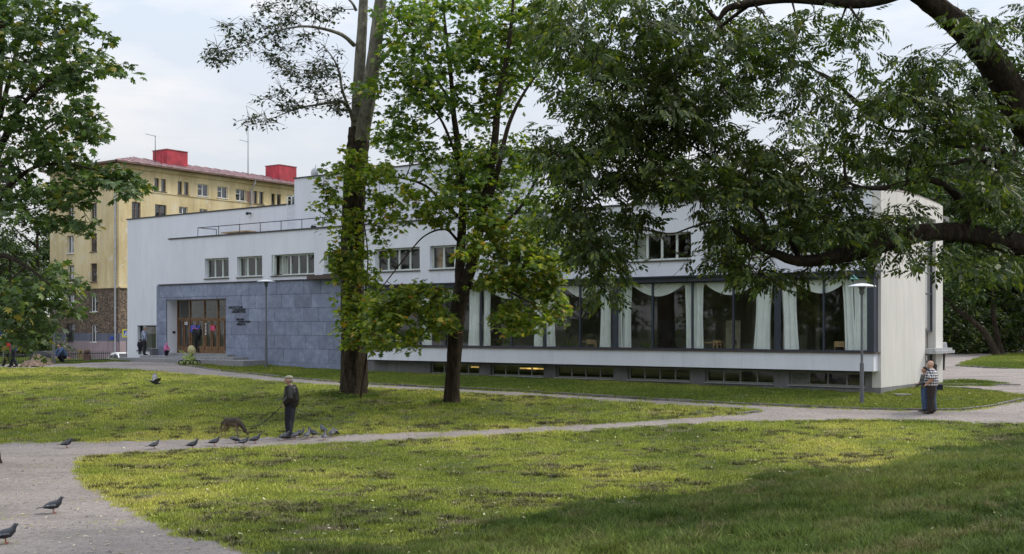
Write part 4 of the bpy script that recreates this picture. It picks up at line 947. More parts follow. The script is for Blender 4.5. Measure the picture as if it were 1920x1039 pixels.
T3.limb(line([(905, 430, 9, -.5), (940, 420, 8, -1), (975, 390, 6, -1.5), (1010, 330, 5, -1.6), (1040, 270, 3, -1.6)], Y3), 'limb', 8, .05)
T3.limb(line([(857, 405, 8), (830, 380, 7, .4), (800, 350, 5, .9), (760, 335, 4, 1.2), (710, 330, 2, 1.4)], Y3), 'limb', 8, .05)
T3.limb(line([(857, 450, 6), (835, 430, 4, -.8), (800, 440, 3, -1.5), (770, 470, 3, -1.8), (700, 560, 2, -2.2)], Y3), 'limb', 7, .05)
T3.limb(line([(880, 540, 7), (910, 530, 5, -1), (950, 545, 4, -2), (1000, 570, 3, -2.6)], Y3), 'limb', 7, .05)
T3.limb(line([(852, 200, 6), (820, 150, 5, .8), (790, 90, 3, 1.4), (760, 40, 2, 1.8)], Y3), 'limb', 7, .05)
T3.limb(line([(858, 300, 6), (830, 230, 5, -1), (800, 190, 3, -2), (770, 150, 2, -2.6)], Y3), 'limb', 7, .05)
c3 = blobs([(760, 40, 60, 60, 34), (850, 40, 90, 60, 52), (950, 50, 80, 70, 50), (760, 130, 50, 60, 30), (840, 150, 70, 60, 40), (930, 160, 60, 50, 28), (770, 220, 50, 45, 24), (900, 110, 60, 60, 30), (1010, 40, 60, 60, 30), (990, 110, 50, 50, 22),
            (880, 270, 55, 55, 34), (930, 330, 60, 50, 30), (840, 320, 50, 40, 18), (960, 280, 50, 50, 20), (780, 290, 45, 30, 10), (730, 260, 40, 40, 12), (880, 360, 60, 45, 24), (1010, 370, 45, 50, 18), (960, 400, 60, 40, 22), (700, 170, 30, 40, 10)], Y3, 2.8, .72)
c3b = blobs([(760, 380, 50, 30, 12), (830, 400, 40, 25, 9), (820, 360, 40, 22, 6), (720, 340, 35, 40, 12), (960, 470, 60, 35, 24), (1020, 450, 40, 40, 16), (920, 430, 45, 30, 14), (940, 520, 45, 30, 14), (1000, 520, 45, 35, 22), (1030, 570, 30, 35, 14), (990, 600, 20, 15, 4), (890, 480, 30, 25, 8), (740, 570, 45, 35, 24), (790, 560, 40, 30, 20), (830, 575, 28, 35, 12), (720, 610, 35, 25, 12), (800, 610, 40, 18, 9), (845, 610, 18, 15, 3), (960, 595, 30, 32, 12), (950, 570, 22, 20, 5), (1040, 510, 30, 25, 9), (760, 640, 20, 12, 3), (710, 650, 12, 15, 3)], Y3-1.6, 1.2)
T3.clusters(c3, .025, .1, .08); n3 = len(T3.cl)
T3.finish(maple, mapleF, 4, 30, .6, .2, m_lmaple, .45, .4)
T3.tw = MB(); T3.tw.smooth = True; T3.cl = []
T3.clusters(c3b, .02, .15, .1)
T3.finish(maple, mapleF, 4, 32, .48, .19, m_lmapleY, .55, .45)
# --- big maple off the left edge
Y1 = 27.0; bx = at(-35, 600, Y1); T1 = Tree('maple_tree', toground(bx.x, Y1), 'large dark green maple reaching in from the left edge over the yellow house', m_bark)
L_ = line([(-40, 850, 44), (-38, 700, 38), (-32, 500, 34), (-22, 350, 28), (-8, 200, 20), (2, 80, 13), (8, -60, 8), (10, -180, 4)], Y1); L_[0] = (bx.x-.1, Y1, T1.base.z-.2, .42); T1.limb(L_, 'trunk', 14, .05, True)
T1.limb(line([(-8, 300, 16), (30, 215, 10, -.5), (70, 170, 7, -1), (130, 130, 4, -1.2), (190, 110, 2, -1.3)], Y1), 'limb', 8)
T1.limb(line([(-25, 400, 16), (20, 345, 10, -.5), (70, 312, 6, -.8), (130, 308, 4, -1), (200, 325, 2.5, -1), (250, 345, 1.5, -1)], Y1), 'limb', 8)
T1.limb(line([(0, 220, 10), (30, 100, 7, .6), (60, 20, 4, 1), (80, -60, 2, 1)], Y1), 'limb', 8)
T1.limb(line([(-32, 520, 14), (0, 480, 9, -1), (50, 500, 6, -2), (100, 540, 4, -2.5)], Y1), 'limb', 8)
T1.limb(line([(-20, 330, 10), (30, 290, 7, 1), (90, 240, 4, 1.6), (150, 210, 2, 2)], Y1), 'limb', 8)
c1 = blobs([(40, 20, 60, 45, 22), (120, 30, 45, 30, 12), (160, 60, 40, 25, 10), (60, 80, 60, 40, 20), (110, 100, 45, 30, 13), (210, 118, 26, 14, 8), (160, 110, 35, 20, 8), (30, 150, 50, 40, 18), (100, 150, 60, 28, 16), (150, 165, 30, 25, 8), (60, 210, 65, 40, 24), (150, 215, 35, 22, 9), (130, 250, 60, 28, 18), (185, 255, 18, 20, 5), (50, 270, 60, 35, 18),
            (110, 295, 60, 25, 14), (170, 320, 40, 18, 11), (225, 325, 35, 18, 12), (262, 342, 16, 14, 5), (195, 350, 14, 14, 3), (240, 358, 18, 8, 3), (60, 350, 60, 35, 18), (120, 350, 45, 28, 12), (40, 385, 45, 18, 7), (130, 395, 32, 28, 12), (150, 420, 20, 20, 5), (95, 425, 30, 14, 4), (10, 330, 40, 40, 8),
            (60, 530, 50, 20, 13), (30, 550, 45, 35, 22), (90, 560, 45, 35, 20), (130, 540, 22, 22, 7), (40, 600, 50, 30, 20), (80, 615, 30, 22, 10), (25, 640, 25, 16, 6), (145, 585, 12, 8, 2), (110, 505, 22, 12, 5), (-60, 100, 60, 160, 24), (-90, 330, 40, 150, 14), (0, 0, 60, 60, 10)], Y1-.6, 1.8, .64)
T1.clusters(c1, .018, .1, .1)
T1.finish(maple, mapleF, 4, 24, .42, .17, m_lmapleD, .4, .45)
# --- compound leaved tree arching in from the right
Y4 = 21.5; tb = toground(12.6, 22.5)
T4 = Tree('ash_tree', tb, 'old spreading tree with heavy dark limbs and drooping compound leaves at right', m_bark)
tp = at(2130, 520, 22)
T4.limb([(12.7, 22.6, tb.z-.3, .75), (12.6, 22.5, tb.z+.4, .62), (12.4, 22.3, tb.z+1.8, .52), (12.2, 22.2, 4.2, .48), (11.9, 22.1, 5.4, .44)], 'trunk', 22, .06, True)
T4.limb([(12.3, 22.2, 3.2, .34)]+line([(2060, 520, 62, .6), (1980, 480, 52, .3), (1920, 463, 42), (1850, 447, 37, -.3), (1790, 436, 34, -.6), (1730, 437, 34, -.9), (1670, 450, 38, -1.2), (1620, 465, 34, -1.4), (1560, 482, 26, -1.6), (1500, 490, 20, -1.8), (1460, 478, 16, -1.9), (1420, 460, 13, -2), (1390, 442, 9, -2), (1370, 425, 6, -2)], Y4), 'limb', 14, .08)
T4.limb(line([(1818, 438, 19, -.4), (1812, 410, 16, -.5), (1798, 375, 15, -.6), (1775, 350, 14, -.7), (1740, 337, 12, -.8), (1700, 343, 10, -1), (1660, 352, 9, -1.2), (1620, 352, 7, -1.4), (1590, 340, 6, -1.5), (1583, 310, 5, -1.5), (1584, 270, 3, -1.5)], Y4), 'limb', 9, .07)
T4.limb([(12.0, 22.1, 5.0, .40)]+line([(2010, 330, 66, .4), (1960, 270, 62, .3), (1915, 215, 58, .1), (1890, 165, 56), (1855, 110, 52, -.2), (1815, 65, 47, -.4), (1770, 25, 42, -.6), (1720, -15, 36, -1), (1650, -60, 28, -1.5), (1560, -85, 20, -2)], Y4), 'limb', 14, .07)
T4.limb(line([(1720, -25, 26, -1), (1650, 0, 22, -1), (1600, 7, 20, -1.1), (1540, 2, 18, -1.2), (1470, -3, 16, -1.4), (1410, 5, 15, -1.6), (1365, 15, 12, -1.8), (1345, 35, 8, -1.8), (1315, 5, 5, -2)], Y4), 'limb', 9, .07)
T4.limb(line([(1915, 335, 18, .4), (1880, 315, 14), (1850, 303, 11, -.2), (1815, 300, 9, -.3), (1780, 308, 7, -.4), (1740, 312, 4, -.5)], Y4), 'limb', 8, .06)
T4.limb(line([(1880, 285, 10, .3), (1830, 277, 8), (1780, 272, 6), (1730, 250, 6, .2), (1660, 240, 5, .4), (1600, 190, 5, .6), (1555, 145, 4, .8), (1490, 120, 3, 1)], Y4), 'limb', 8, .06)
T4.limb(line([(1660, 240, 7, .4), (1630, 210, 6, .4), (1570, 160, 5, .5), (1500, 115, 4, .6)], Y4), 'limb', 7, .06)
T4.limb(line([(1500, 490, 12, -1.8), (1480, 450, 11, -1.5), (1440, 438, 9, -1.6), (1430, 405, 6, -1.6), (1400, 372, 5, -1.6), (1350, 310, 4, -1.4), (1280, 270, 4, -1), (1200, 300, 4, -.6), (1120, 370, 3, -.4), (1050, 420, 2, -.2)], Y4), 'limb', 8, .06)
T4.limb(line([(1410, 5, 9, -1.6), (1340, 60, 6, -1.2), (1270, 130, 5, -1), (1210, 200, 4, -.8), (1150, 260, 3, -.6), (1100, 300, 2, -.5)], Y4), 'limb', 7, .06)
T4.limb(line([(1540, 2, 8, -1.2), (1500, -60, 6, -1), (1380, -90, 5, -.8), (1240, -60, 4, -.6), (1120, -20, 3, -.5), (1060, 40, 2, -.4)], Y4), 'limb', 7, .06)
T4.limb(line([(1388, 418, 5, -2), (1350, 413, 4, -2.2), (1300, 425, 4, -2.4), (1262, 438, 3, -2.4), (1230, 434, 3, -2.4), (1200, 430, 2, -2.5), (1160, 433, 1, -2.5)], Y4), 'limb', 6, .06)
for p in ([(1288, 430, 1.5, -2.4), (1295, 470, 1.2, -2.4), (1270, 510, .8, -2.4), (1225, 545, .6, -2.4)], [(1300, 425, 1.5, -2.4), (1302, 390, 1.2, -2.4), (1292, 350, .8, -2.4)], [(1280, 436, 1.4, -2.4), (1250, 470, 1, -2.4), (1235, 500, .6, -2.4)], [(1240, 436, 1.2, -2.4), (1225, 400, .9, -2.4), (1180, 395, .6, -2.4)]): T4.limb(line(p, Y4), 'limb', 5, .05, nodes=False)
T4.limb([(11.9, 22.1, 5.3, .38), (12.2, 22.8, 7.5, .3), (13, 23.6, 10, .22), (13.4, 24, 13, .1)], 'limb', 10, .06)
c4 = blobs([(1060, 40, 70, 60, 30), (1150, 60, 90, 70, 46), (1250, 70, 80, 70, 42), (1350, 80, 70, 60, 28), (1100, 150, 70, 60, 36), (1200, 160, 90, 60, 46), (1300, 170, 80, 60, 36), (1120, 240, 70, 50, 32), (1220, 250, 80, 50, 38), (1320, 250, 70, 45, 28), (1060, 320, 50, 45, 22), (1130, 320, 70, 40, 30), (1210, 330, 70, 40, 26), (1290, 330, 60, 35, 20), (1060, 400, 45, 45, 22), (1110, 430, 50, 40, 22), (1140, 480, 35, 35, 14), (1120, 530, 22, 30, 8), (1170, 400, 50, 30, 14), (1010, 250, 25, 50, 8),
            (1430, 60, 50, 40, 12), (1500, 50, 60, 40, 15), (1590, 50, 35, 35, 11), (1470, 130, 60, 40, 13), (1400, 180, 60, 50, 18), (1480, 210, 40, 40, 8), (1530, 160, 40, 40, 8), (1620, 130, 30, 30, 5), (1390, 300, 60, 40, 18), (1470, 300, 60, 40, 16), (1560, 230, 50, 40, 12), (1640, 200, 40, 40, 10), (1720, 130, 50, 40, 16), (1700, 190, 60, 40, 18), (1780, 170, 45, 45, 15), (1760, 240, 60, 30, 15), (1840, 230, 50, 40, 12), (1560, 300, 60, 35, 14), (1640, 280, 50, 35, 12), (1720, 300, 60, 30, 12), (1880, 60, 45, 45, 10), (1830, 20, 50, 20, 6),
            (1380, 370, 70, 30, 22), (1460, 370, 70, 35, 26), (1540, 370, 60, 35, 20), (1360, 430, 40, 35, 14), (1350, 480, 35, 28, 12), (1400, 500, 35, 22, 9), (1440, 515, 28, 14, 5), (1560, 420, 55, 30, 22), (1630, 430, 50, 28, 18), (1500, 440, 45, 30, 14), (1600, 470, 40, 22, 9), (1480, 520, 25, 14, 4), (1700, 400, 22, 18, 5), (1740, 480, 25, 22, 6), (1690, 470, 25, 12, 4), (1560, 500, 30, 10, 4), (1840, 350, 60, 30, 12), (1880, 400, 40, 30, 10), (1810, 480, 40, 30, 8), (1880, 500, 40, 35, 12), (1840, 330, 40, 30, 7), (1660, 390, 40, 25, 6), (1960, 100, 60, 120, 18), (2020, 380, 60, 120, 18), (1300, -60, 240, 50, 40, 0, 3), (1700, -90, 240, 50, 30, 0, 3)], Y4-.8, 2.0, .68)
T4.clusters(c4, .016, .12, .09); T4.twigs(2, .35, .005)
n4 = T4.finish(compT, compF, 4, 13, .44, .27, m_lash, .5, .28, sizevar=.25, up=1.0)

# --- woodland trees: three kinds, then copies
def wood_tree(name, H, rad, label, seed, n=150, per=30, bark=m_barkg, leaf=m_lbg, lean=0, leafsz=.34, low=.25):
    random.seed(seed); T = Tree(name, (0, 0, 0), label, bark)
    top = H*.8; T.limb([(0, 0, -.3, H*.028), (0, 0, .5, H*.022), (lean*.3, .1, H*.25, H*.018), (lean*.6, -.1, H*.5, H*.012), (lean, 0, top, H*.004)], 'trunk', 10, .07, True)
    for k in range(7):
        a = k*2.4+random.random(); z0 = H*(.28+.07*k); l = rad*random.uniform(.6, .95); f = z0/top*lean
        T.limb([(f, 0, z0, H*.008), (f+math.cos(a)*l*.5, math.sin(a)*l*.5, z0+H*.06, H*.005), (f+math.cos(a)*l, math.sin(a)*l, z0+H*.13, H*.002)], 'limb', 6, .05)
    cs = []
    while len(cs) < n:
        t = random.uniform(low, 1); rr = rad*(math.sin(PI*min(1, (t-low)/(1-low)*.86+.12))**.6)*math.sqrt(random.random()); a = random.uniform(0, 2*PI)
        rr *= .8+.35*math.sin(3*a+seed)*math.sin(7*t+seed); cs.append((math.cos(a)*rr+lean*t, math.sin(a)*rr, H*t))
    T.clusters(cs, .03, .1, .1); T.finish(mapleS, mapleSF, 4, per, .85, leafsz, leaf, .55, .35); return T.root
W1 = wood_tree('woodland_tree', 15, 5.2, 'w', 3, 170, 34); W2 = wood_tree('woodland_tree', 12, 4.5, 'w', 5, 140, 34, low=.16); W3 = wood_tree('woodland_tree', 17, 4.2, 'w', 8, 160, 32, low=.3)
BU = wood_tree('shrub', 3.2, 2.4, 'w', 12, 70, 40, leafsz=.24, low=.08)
random.seed(21)
def putw(proto, X, Y, s, label, group, first=False):
    o = proto if first else copy_tree(proto); o.location = toground(X, Y)-Vector((0, 0, .1)); o.rotation_euler = (0, 0, random.uniform(0, 6.28)); o.scale = (s, s, s*random.uniform(.9, 1.1)); o['label'] = label; o['category'] = 'shrub' if proto is BU else 'tree'; o['group'] = group; return o
def wx(px, Y): return (px-960)/F*Y
G1 = 'trees of the park wood right of the library'
putw(W1, wx(1830, 100), 100, 1, 'broad woodland tree in the dark mass right of the library', G1, True)
putw(W2, wx(1960, 86), 86, 1, 'low crowned woodland tree at the far right behind the green island', G1, True)
putw(W3, wx(1800, 120), 120, 1.1, 'tall woodland tree rising behind the library corner', G1, True)
k = 0
for px, Y, pr, s in ((1880, 96, W2, 1.1), (1780, 104, W1, .95), (1930, 108, W3, 1.), (1990, 100, W1, 1.), (1850, 126, W3, 1.1), (1760, 130, W1, 1.2), (1920, 140, W1, 1.2), (1820, 150, W3, 1.3), (2030, 120, W1, 1.1), (1740, 108, W2, 1.2), (1700, 124, W1, 1.15), (1890, 118, W2, 1.2), (1970, 132, W2, 1.4), (2080, 95, W2, 1.1), (1800, 170, W1, 1.4), (1870, 175, W1, 1.4), (1940, 180, W3, 1.3), (2000, 170, W1, 1.4), (1745, 165, W1, 1.4), (1835, 112, W3, 1.55), (1905, 104, W3, 1.5), (1720, 150, W1, 1.6), (1790, 140, W3, 1.7), (1960, 150, W3, 1.7)):
    putw(pr, wx(px, Y), Y, s, '%s tree %s, %s' % ({'W1': 'broad crowned', 'W2': 'low bushy', 'W3': 'tall slim'}[{id(W1): 'W1', id(W2): 'W2', id(W3): 'W3'}[id(pr)]], 'in the wood front' if Y < 110 else 'mid wood' if Y < 145 else 'at the wood back', 'close to the library corner' if px < 1790 else 'above the leaning trunk' if px < 1860 else 'right of the leaning trunk' if px < 1925 else 'past the right edge'), G1)
G2 = 'trees behind the library roof'
for px, Y, pr, s in ((1290, 100, W1, 1.02), (1380, 108, W3, 1.0), (1470, 96, W1, 1.0), (1560, 104, W3, 1.0), (1640, 92, W2, 1.25), (1710, 98, W1, 1.15), (1225, 118, W3, .98), (1340, 126, W1, 1.3)):
    putw(pr, wx(px, Y), Y, s, 'green tree crown above the white library roof %s' % ('over the %s of the ribbon window' % ('left third' if px < 1300 else 'middle' if px < 1450 else 'right third') if px < 1600 else 'next to the end wall'), G2)
G3 = 'trees beyond the road at the left edge'
for px, Y, pr, s in ((70, 150, W3, 1.3), (20, 130, W2, 1.2), (-30, 120, W1, 1.), (100, 190, W3, 1.4), (40, 175, W1, 1.1), (-80, 140, W3, 1.1), (-140, 120, W1, 1.2), (5, 190, W3, 1.1)):
    putw(pr, wx(px, Y), Y, s, 'tree beyond the road at far left, %s' % ('just left of the yellow house' if px > 60 else 'behind the crossing sign' if px > 0 else 'past the left edge of the picture'), G3)
G4 = 'shrubs along the edge of the wood'
putw(BU, wx(1860, 90), 90, 1, 'shrub with pale leaves behind the leaning tree trunk', G4, True)
for px, Y, s in ((1790, 88, 1.1), (1810, 95, 1.3), (1895, 96, 1.3), (1840, 100, 1.5), (1880, 110, 1.7), (1930, 112, 1.8), (1830, 118, 1.8), (1775, 112, 1.8)):
    putw(BU, wx(px, Y), Y, s, 'dark shrub under the park trees, %s' % ('next to the library corner' if px < 1800 else 'left of the leaning trunk' if px < 1850 else 'right of the leaning trunk' if px < 1925 else 'at or past the right edge'), G4)
for px, Y, s in ((85, 112, 1.1), (60, 120, 1.2), (20, 118, 1.1), (-20, 112, 1.2)):
    putw(BU, wx(px, Y), Y, s, 'shrub behind the black fence left of the yellow house', 'shrubs left of the yellow house')
# two leaning trunks on the island
g0 = gp(1868, 667); TA = Tree('leaning_tree', g0, 'grey trunk leaning far to the left out of the green island', m_barkg)
L_ = line([(1870, 670, 15), (1864, 655, 13), (1850, 628, 12), (1825, 603, 10), (1800, 585, 8, .5), (1785, 572, 7, .5), (1765, 545, 5, .5), (1750, 500, 3, .5)], g0.y); T_ = TA.limb(L_, 'trunk', 10, .05, True)
TA.clusters(blobs([(1800, 540, 40, 40, 22), (1760, 520, 30, 50, 16), (1840, 520, 40, 40, 18)], g0.y, 2.5), .03); TA.finish(mapleS, mapleSF, 4, 26, .8, .3, m_lbg, .55, .35)
g0 = gp(1876, 666); TA = Tree('park_tree', g0, 'dark upright trunk crossing the leaning trunk on the green island', m_bark)
TA.limb(line([(1878, 670, 14), (1875, 650, 11), (1868, 620, 9), (1862, 580, 8), (1862, 530, 7), (1866, 460, 5), (1870, 380, 3)], g0.y), 'trunk', 10, .05, True)
TA.clusters(blobs([(1880, 480, 50, 60, 34), (1840, 440, 50, 60, 28), (1900, 400, 50, 60, 28), (1860, 560, 30, 20, 6)], g0.y, 2.5), .03); TA.finish(mapleS, mapleSF, 4, 26, .8, .3, m_lbg, .55, .35)
# reflections in the long glass come from the park trees standing to the left
G5 = 'park trees left of the lawns'
for X, Y, pr, s in ((-30, 46, W1, 1.), (-33, 36, W2, 1.2), (-31, 27, W1, 1.0), (-34, 17, W3, 1.), (-32, 7, W1, 1.), (-38, 54, W3, 1.), (-42, 42, W1, 1.1), (-43, 30, W3, 1.1), (-41, 20, W1, 1.1), (-27, -4, W2, 1.3), (-37, -3, W1, 1.1), (-28, 18, W2, .9), (-20, -10, W1, 1.)):
    putw(pr, X, Y, s, '%s park tree %s' % ('broad' if pr is W1 else 'low' if pr is W2 else 'slim', 'far off to the left of the lawn, near the entrance side' if Y > 35 else 'to the left of the near path' if Y > 10 else 'behind and left of the viewer'), G5)

# ------------------------------------------------------------------ street lamps
def lamp(px, py, ytop, label, cap=True):
    g_ = gp(px, py); H = (py-ytop)*g_.y/F; t = obj('street_lamp', None, loc=g_, label=label, cat='street lamp', group='park lamps with shallow white shades')
    MB().lathe([(.075, -.1), (.075, H*.34), (.06, H*.345)], 12).ob('base_sleeve', m_greymetal, t)
    MB().lathe([(.045, H*.345), (.042, H-.35)], 12).ob('pole', m_greymetal, t)
    b = MB(); b.lathe([(.05, H-.36), (.09, H-.3), (.1, H-.2), (.075, H-.19), (.11, H-.13), (.12, H-.06), (.05, H-.05)], 12); b.ob('lantern', m_greymetal, t)
    b = MB()
    for k in range(4): a = k*PI/2+.4; b.tube([(.1*math.cos(a), .1*math.sin(a), H-.14), (.22*math.cos(a), .22*math.sin(a), H-.02)], .01, 4)
    b.ob('bracket', m_greymetal, t)
    b = MB(); b.smooth = True; b.lathe([(.5, H-.07), (.46, H-.035), (.33, H), (.18, H+.035), (.02, H+.05)], 24); b.ob('lamp_shade', m_whitepl, t); return t
lamp(1616, 757, 534, 'tall grey park lamp in front of the last pane near the building corner')
lamp(499, 690, 526, 'grey park lamp standing before the slate blue stone wall')
lamp(101, 682.5, 560, 'thin grey park lamp by the earth heap left of the yellow house')

# ------------------------------------------------------------------ people
def mt_(name, c, rough=.8, **k): return simple(name, c, rough, .1, 5, **k)
m_skin = mt_('skin', (.48, .28, .2), .6); m_leather = simple('black_leather', (.008, .006, .006), .32, .3, 9, bump=.6, bscale=14)
m_navy = mt_('dark_navy_cloth', (.007, .008, .018)); m_hair = mt_('dark_hair', (.02, .013, .01)); m_greyh = mt_('grey_hair', (.25, .23, .21))
m_jeans = mt_('blue_denim', (.06, .1, .2)); m_brownp = mt_('dark_brown_trousers', (.025, .018, .016)); m_shoe = mt_('dark_shoe', (.02, .015, .013), .5); m_greytop = mt_('grey_top', (.09, .09, .09))
m_capm = mt_('pale_cap_cloth', (.27, .25, .19)); m_blackc = mt_('black_coat', (.012, .012, .014)); m_bluej = mt_('bright_blue_jacket', (.01, .04, .28)); m_redc = mt_('red_cloth', (.4, .02, .02)); m_pinkc = mt_('pink_anorak', (.6, .16, .34)); m_lgrey = mt_('light_grey_jacket', (.4, .4, .41))
def plaid(name, base, line_, sc):
    M = MT(name); tc_ = M.new('TexCoord'); sp_ = M.new('SeparateXYZ'); M.l(tc_.outputs['Object'], sp_.inputs[0]); fs = []
    ad = M.new('Math', operation='ADD'); M.l(sp_.outputs[0], ad.inputs[0]); M.l(sp_.outputs[1], ad.inputs[1])
    for o_ in (ad.outputs[0], sp_.outputs[2]):
        m1 = M.new('Math', operation='MULTIPLY'); m1.inputs[1].default_value = sc; M.l(o_, m1.inputs[0]); m2 = M.new('Math', operation='SINE'); M.l(m1.outputs[0], m2.inputs[0])
        fs.append(M.ramp(m2.outputs[0], [(.1, 0.), (.55, 1.)]))
    x = M.mix(fs[0], base, line_); y_ = M.mix(fs[1], base, line_); M.col(M.mix(.5, x, y_)); M.p.inputs['Roughness'].default_value = .85; return M.m
m_plaid = plaid('navy_white_plaid', (.012, .014, .05), (.85, .8, .78), 72); m_plaidb = plaid('blue_white_plaid', (.01, .02, .12), (.6, .66, .75), 50)
def remesh(mb, name, m, parent, vox=.016, loc=None):
    o = mb.ob(name, m, parent); r = o.modifiers.new('r', 'REMESH'); r.mode = 'VOXEL'; r.voxel_size = vox; r.use_smooth_shade = True
    s_ = o.modifiers.new('s', 'SMOOTH'); s_.factor = .5; s_.iterations = 3; return o
def person(loc, rot, H, label, pose, top, legs, hair=None, shoes=m_shoe, cap=None, female=False, coat=1.0, belly=0, vox=.016, group=None, bare=0, sleeve=1.0, hood=None, cats='person', longhair=False, bulk=1.12):
    """faces +x locally; pose: joint overrides in metres for a 1.75 m adult"""
    k = H/1.75; t = obj('person', None, loc=loc, rot=rot, label=label, cat=cats, group=group); t.scale = (k, k, k)
    B = bulk
    J = dict(hipL=(0, .09, .92), hipR=(0, -.09, .92), kneeL=(.02, .1, .5), kneeR=(.02, -.1, .5), ankL=(-.02, .1, .09), ankR=(-.02, -.1, .09), toeL=(.19, .12, .035), toeR=(.19, -.12, .035),
             pel=(0, 0, .95), waist=(.0, 0, 1.1), chest=(.0, 0, 1.3), neck=(.0, 0, 1.47), head=(.025, 0, 1.64), shL=(0, .19, 1.42), shR=(0, -.19, 1.42), elL=(-.02, .25, 1.14), elR=(-.02, -.25, 1.14), haL=(.08, .24, .9), haR=(.08, -.24, .9))
    J.update(pose); J = {a: Vector(v) for a, v in J.items()}; fw = 1 if not female else .88
    def body(mb, g, parts, sl=1.0):
        if 'torso' in parts:
            mb.tube([J['pel'], J['waist'], J['chest'], (J['chest']+J['neck'])/2+Vector((0, 0, .03)), J['neck']], [(.155*fw*B+g, .115*B+g), (.155*fw*B+g, .115*B+g+belly*.04), (.185*fw*B+g, .125*B+g), (.155*fw*B+g, .105*B+g), (.075+g*.5, .075+g*.5)], 14)
            if belly: mb.ball(J['waist']+Vector((.05, 0, .02)), .12+g, 10, (1, 1.05, 1.1))
        if 'arms' in parts:
            for s_ in 'LR':
                a, e_, h = J['sh'+s_], J['el'+s_], J['ha'+s_]; e2_ = e_.lerp(h, 1)
                if sl >= 1: mb.tube([J['chest'].lerp(a, .5)+Vector((0, 0, .04)), a, a.lerp(e_, .5), e_, e_.lerp(h, .5), h.lerp(e_, .06)], [.065*B+g, .068*B+g, .056*B+g, .05*B+g, .044*B+g, .038+g], 10)
                else: mb.tube([J['chest'].lerp(a, .5)+Vector((0, 0, .04)), a, a.lerp(e_, .5), a.lerp(e_, .92)], [.066*B+g*1.3, .07*B+g*1.3, .06*B+g*1.6, .06*B+g*1.8], 10)
        if 'legs' in parts:
            for s_ in 'LR':
                h, kn, an = J['hip'+s_], J['knee'+s_], J['ank'+s_]
                mb.tube([h+Vector((0, 0, .03)), h.lerp(kn, .4), kn, kn.lerp(an, .4), an+Vector((0, 0, .0))], [.095*B+g, .088*B+g, .066*B+g, .06*B+g*1.5, .045*B+g*2.2], 10)
            mb.ball(J['pel']-Vector((0, 0, .05)), .13+g, 10, (.88, 1.12, .8))
        return mb
    b = MB(); body(b, 0, ('torso', 'arms', 'legs')); hd = J['head']; nk = J['neck']
    b.tube([nk-Vector((0, 0, .05)), nk.lerp(hd, .5), hd-Vector((0, 0, .03))], [.062, .055, .06], 10)
    b.ball(hd+Vector((-.01, 0, .02)), .106, 12, (1.0, .82, 1.12)); b.ball(hd+Vector((.03, 0, -.05)), .065, 10, (1, .85, 1.05)); b.tube([hd+Vector((.08, 0, .03)), hd+Vector((.118, 0, -.015)), hd+Vector((.085, 0, -.025))], [.012, .018, .014], 6)
    b.ball(hd+Vector((.082, 0, -.062)), .02, 6, (.8, 1.3, .7)); b.ball(hd+Vector((.07, 0, .045)), .03, 6, (.7, 2.0, .5))
    for s_ in (-1, 1): b.ball(hd+Vector((-.01, s_*.083, -.005)), .028, 6, (1, .4, 1.3))
    for s_ in 'LR':
        h, e_ = J['ha'+s_], J['el'+s_]; d = (h-e_).normalized(); sd_ = d.cross(Vector((1, 0, 0))).normalized() if abs(d.x) < .9 else Vector((0, 1, 0)); inw = d.cross(sd_)
        b.tube([h, h+d*.05, h+d*.09], [(.03, .02), (.042, .018), (.04, .016)], 8)
        for f_ in range(4): o_ = sd_*(f_-1.5)*.019; l_ = (.07, .08, .075, .058)[f_]; b.tube([h+d*.08+o_, h+d*(.08+l_*.5)+o_, h+d*(.08+l_*.85)+o_+inw*.015, h+d*(.08+l_)+o_+inw*.03], [.0105, .0105, .0095, .008], 6)
        b.tube([h+d*.02-sd_*.02, h+d*.055-sd_*.05+inw*.01, h+d*.09-sd_*.055+inw*.02], [.015, .012, .009], 6)
    for s_ in 'LR': b.tube([J['ank'+s_], J['toe'+s_]], [.04, .03], 8)
    remesh(b, 'body', m_skin, t, vox*.8)
    b = MB(); body(b, .022*coat, ('torso', 'arms'), sleeve); hem = J['pel'].lerp(J['waist'], -.25*coat); b.tube([J['waist'], J['pel'], hem], [(.16*fw+.02*coat, .12+.02*coat+belly*.05), (.17*fw+.02*coat, .13+.02*coat+belly*.04), (.172*fw+.02*coat, .135+.02*coat)], 14)
    remesh(b, 'jacket' if coat > .8 else 'shirt', top, t, vox)
    b = MB(); body(b, .014, ('legs',)); remesh(b, 'trousers', legs, t, vox)
    for s_ in 'LR':
        a, q_ = J['ank'+s_], J['toe'+s_]; b = MB(); b.tube([a+(a-q_)*.22+Vector((0, 0, -.03)), a.lerp(q_, .25)-Vector((0, 0, .02)), a.lerp(q_, .7)+Vector((0, 0, -.0)), q_+(q_-a)*.1], [(.04, .045), (.048, .058), (.05, .036), (.03, .02)], 10); b.tube([a, a+Vector((0, 0, .05))], .05, 8); remesh(b, 'shoe', shoes, t, .012)
    if hair:
        b = MB(); b.ball(hd+Vector((-.022, 0, .035)) if not cap else hd+Vector((-.045, 0, .0)), .107 if not cap else .085, 12, (1.0, .86, 1.08)) if not longhair else b.ball(hd+Vector((-.025, 0, .03)), .115, 12, (1., .9, 1.1))
        if longhair: b.tube([hd+Vector((-.04, 0, .02)), hd+Vector((-.07, 0, -.1)), hd+Vector((-.08, 0, -.24))], [(.1, .08), (.105, .06), (.08, .03)], 10)
        remesh(b, 'hair', hair, t, .014)
    if cap:
        b = MB(); b.ball(hd+Vector((-.015, 0, .075)), .11, 12, (1.1, .9, .6)); b.tube([hd+Vector((.05, 0, .065)), hd+Vector((.17, 0, .055))], [(.085, .012), (.06, .008)], 10); remesh(b, 'flat_cap', cap, t, .012)
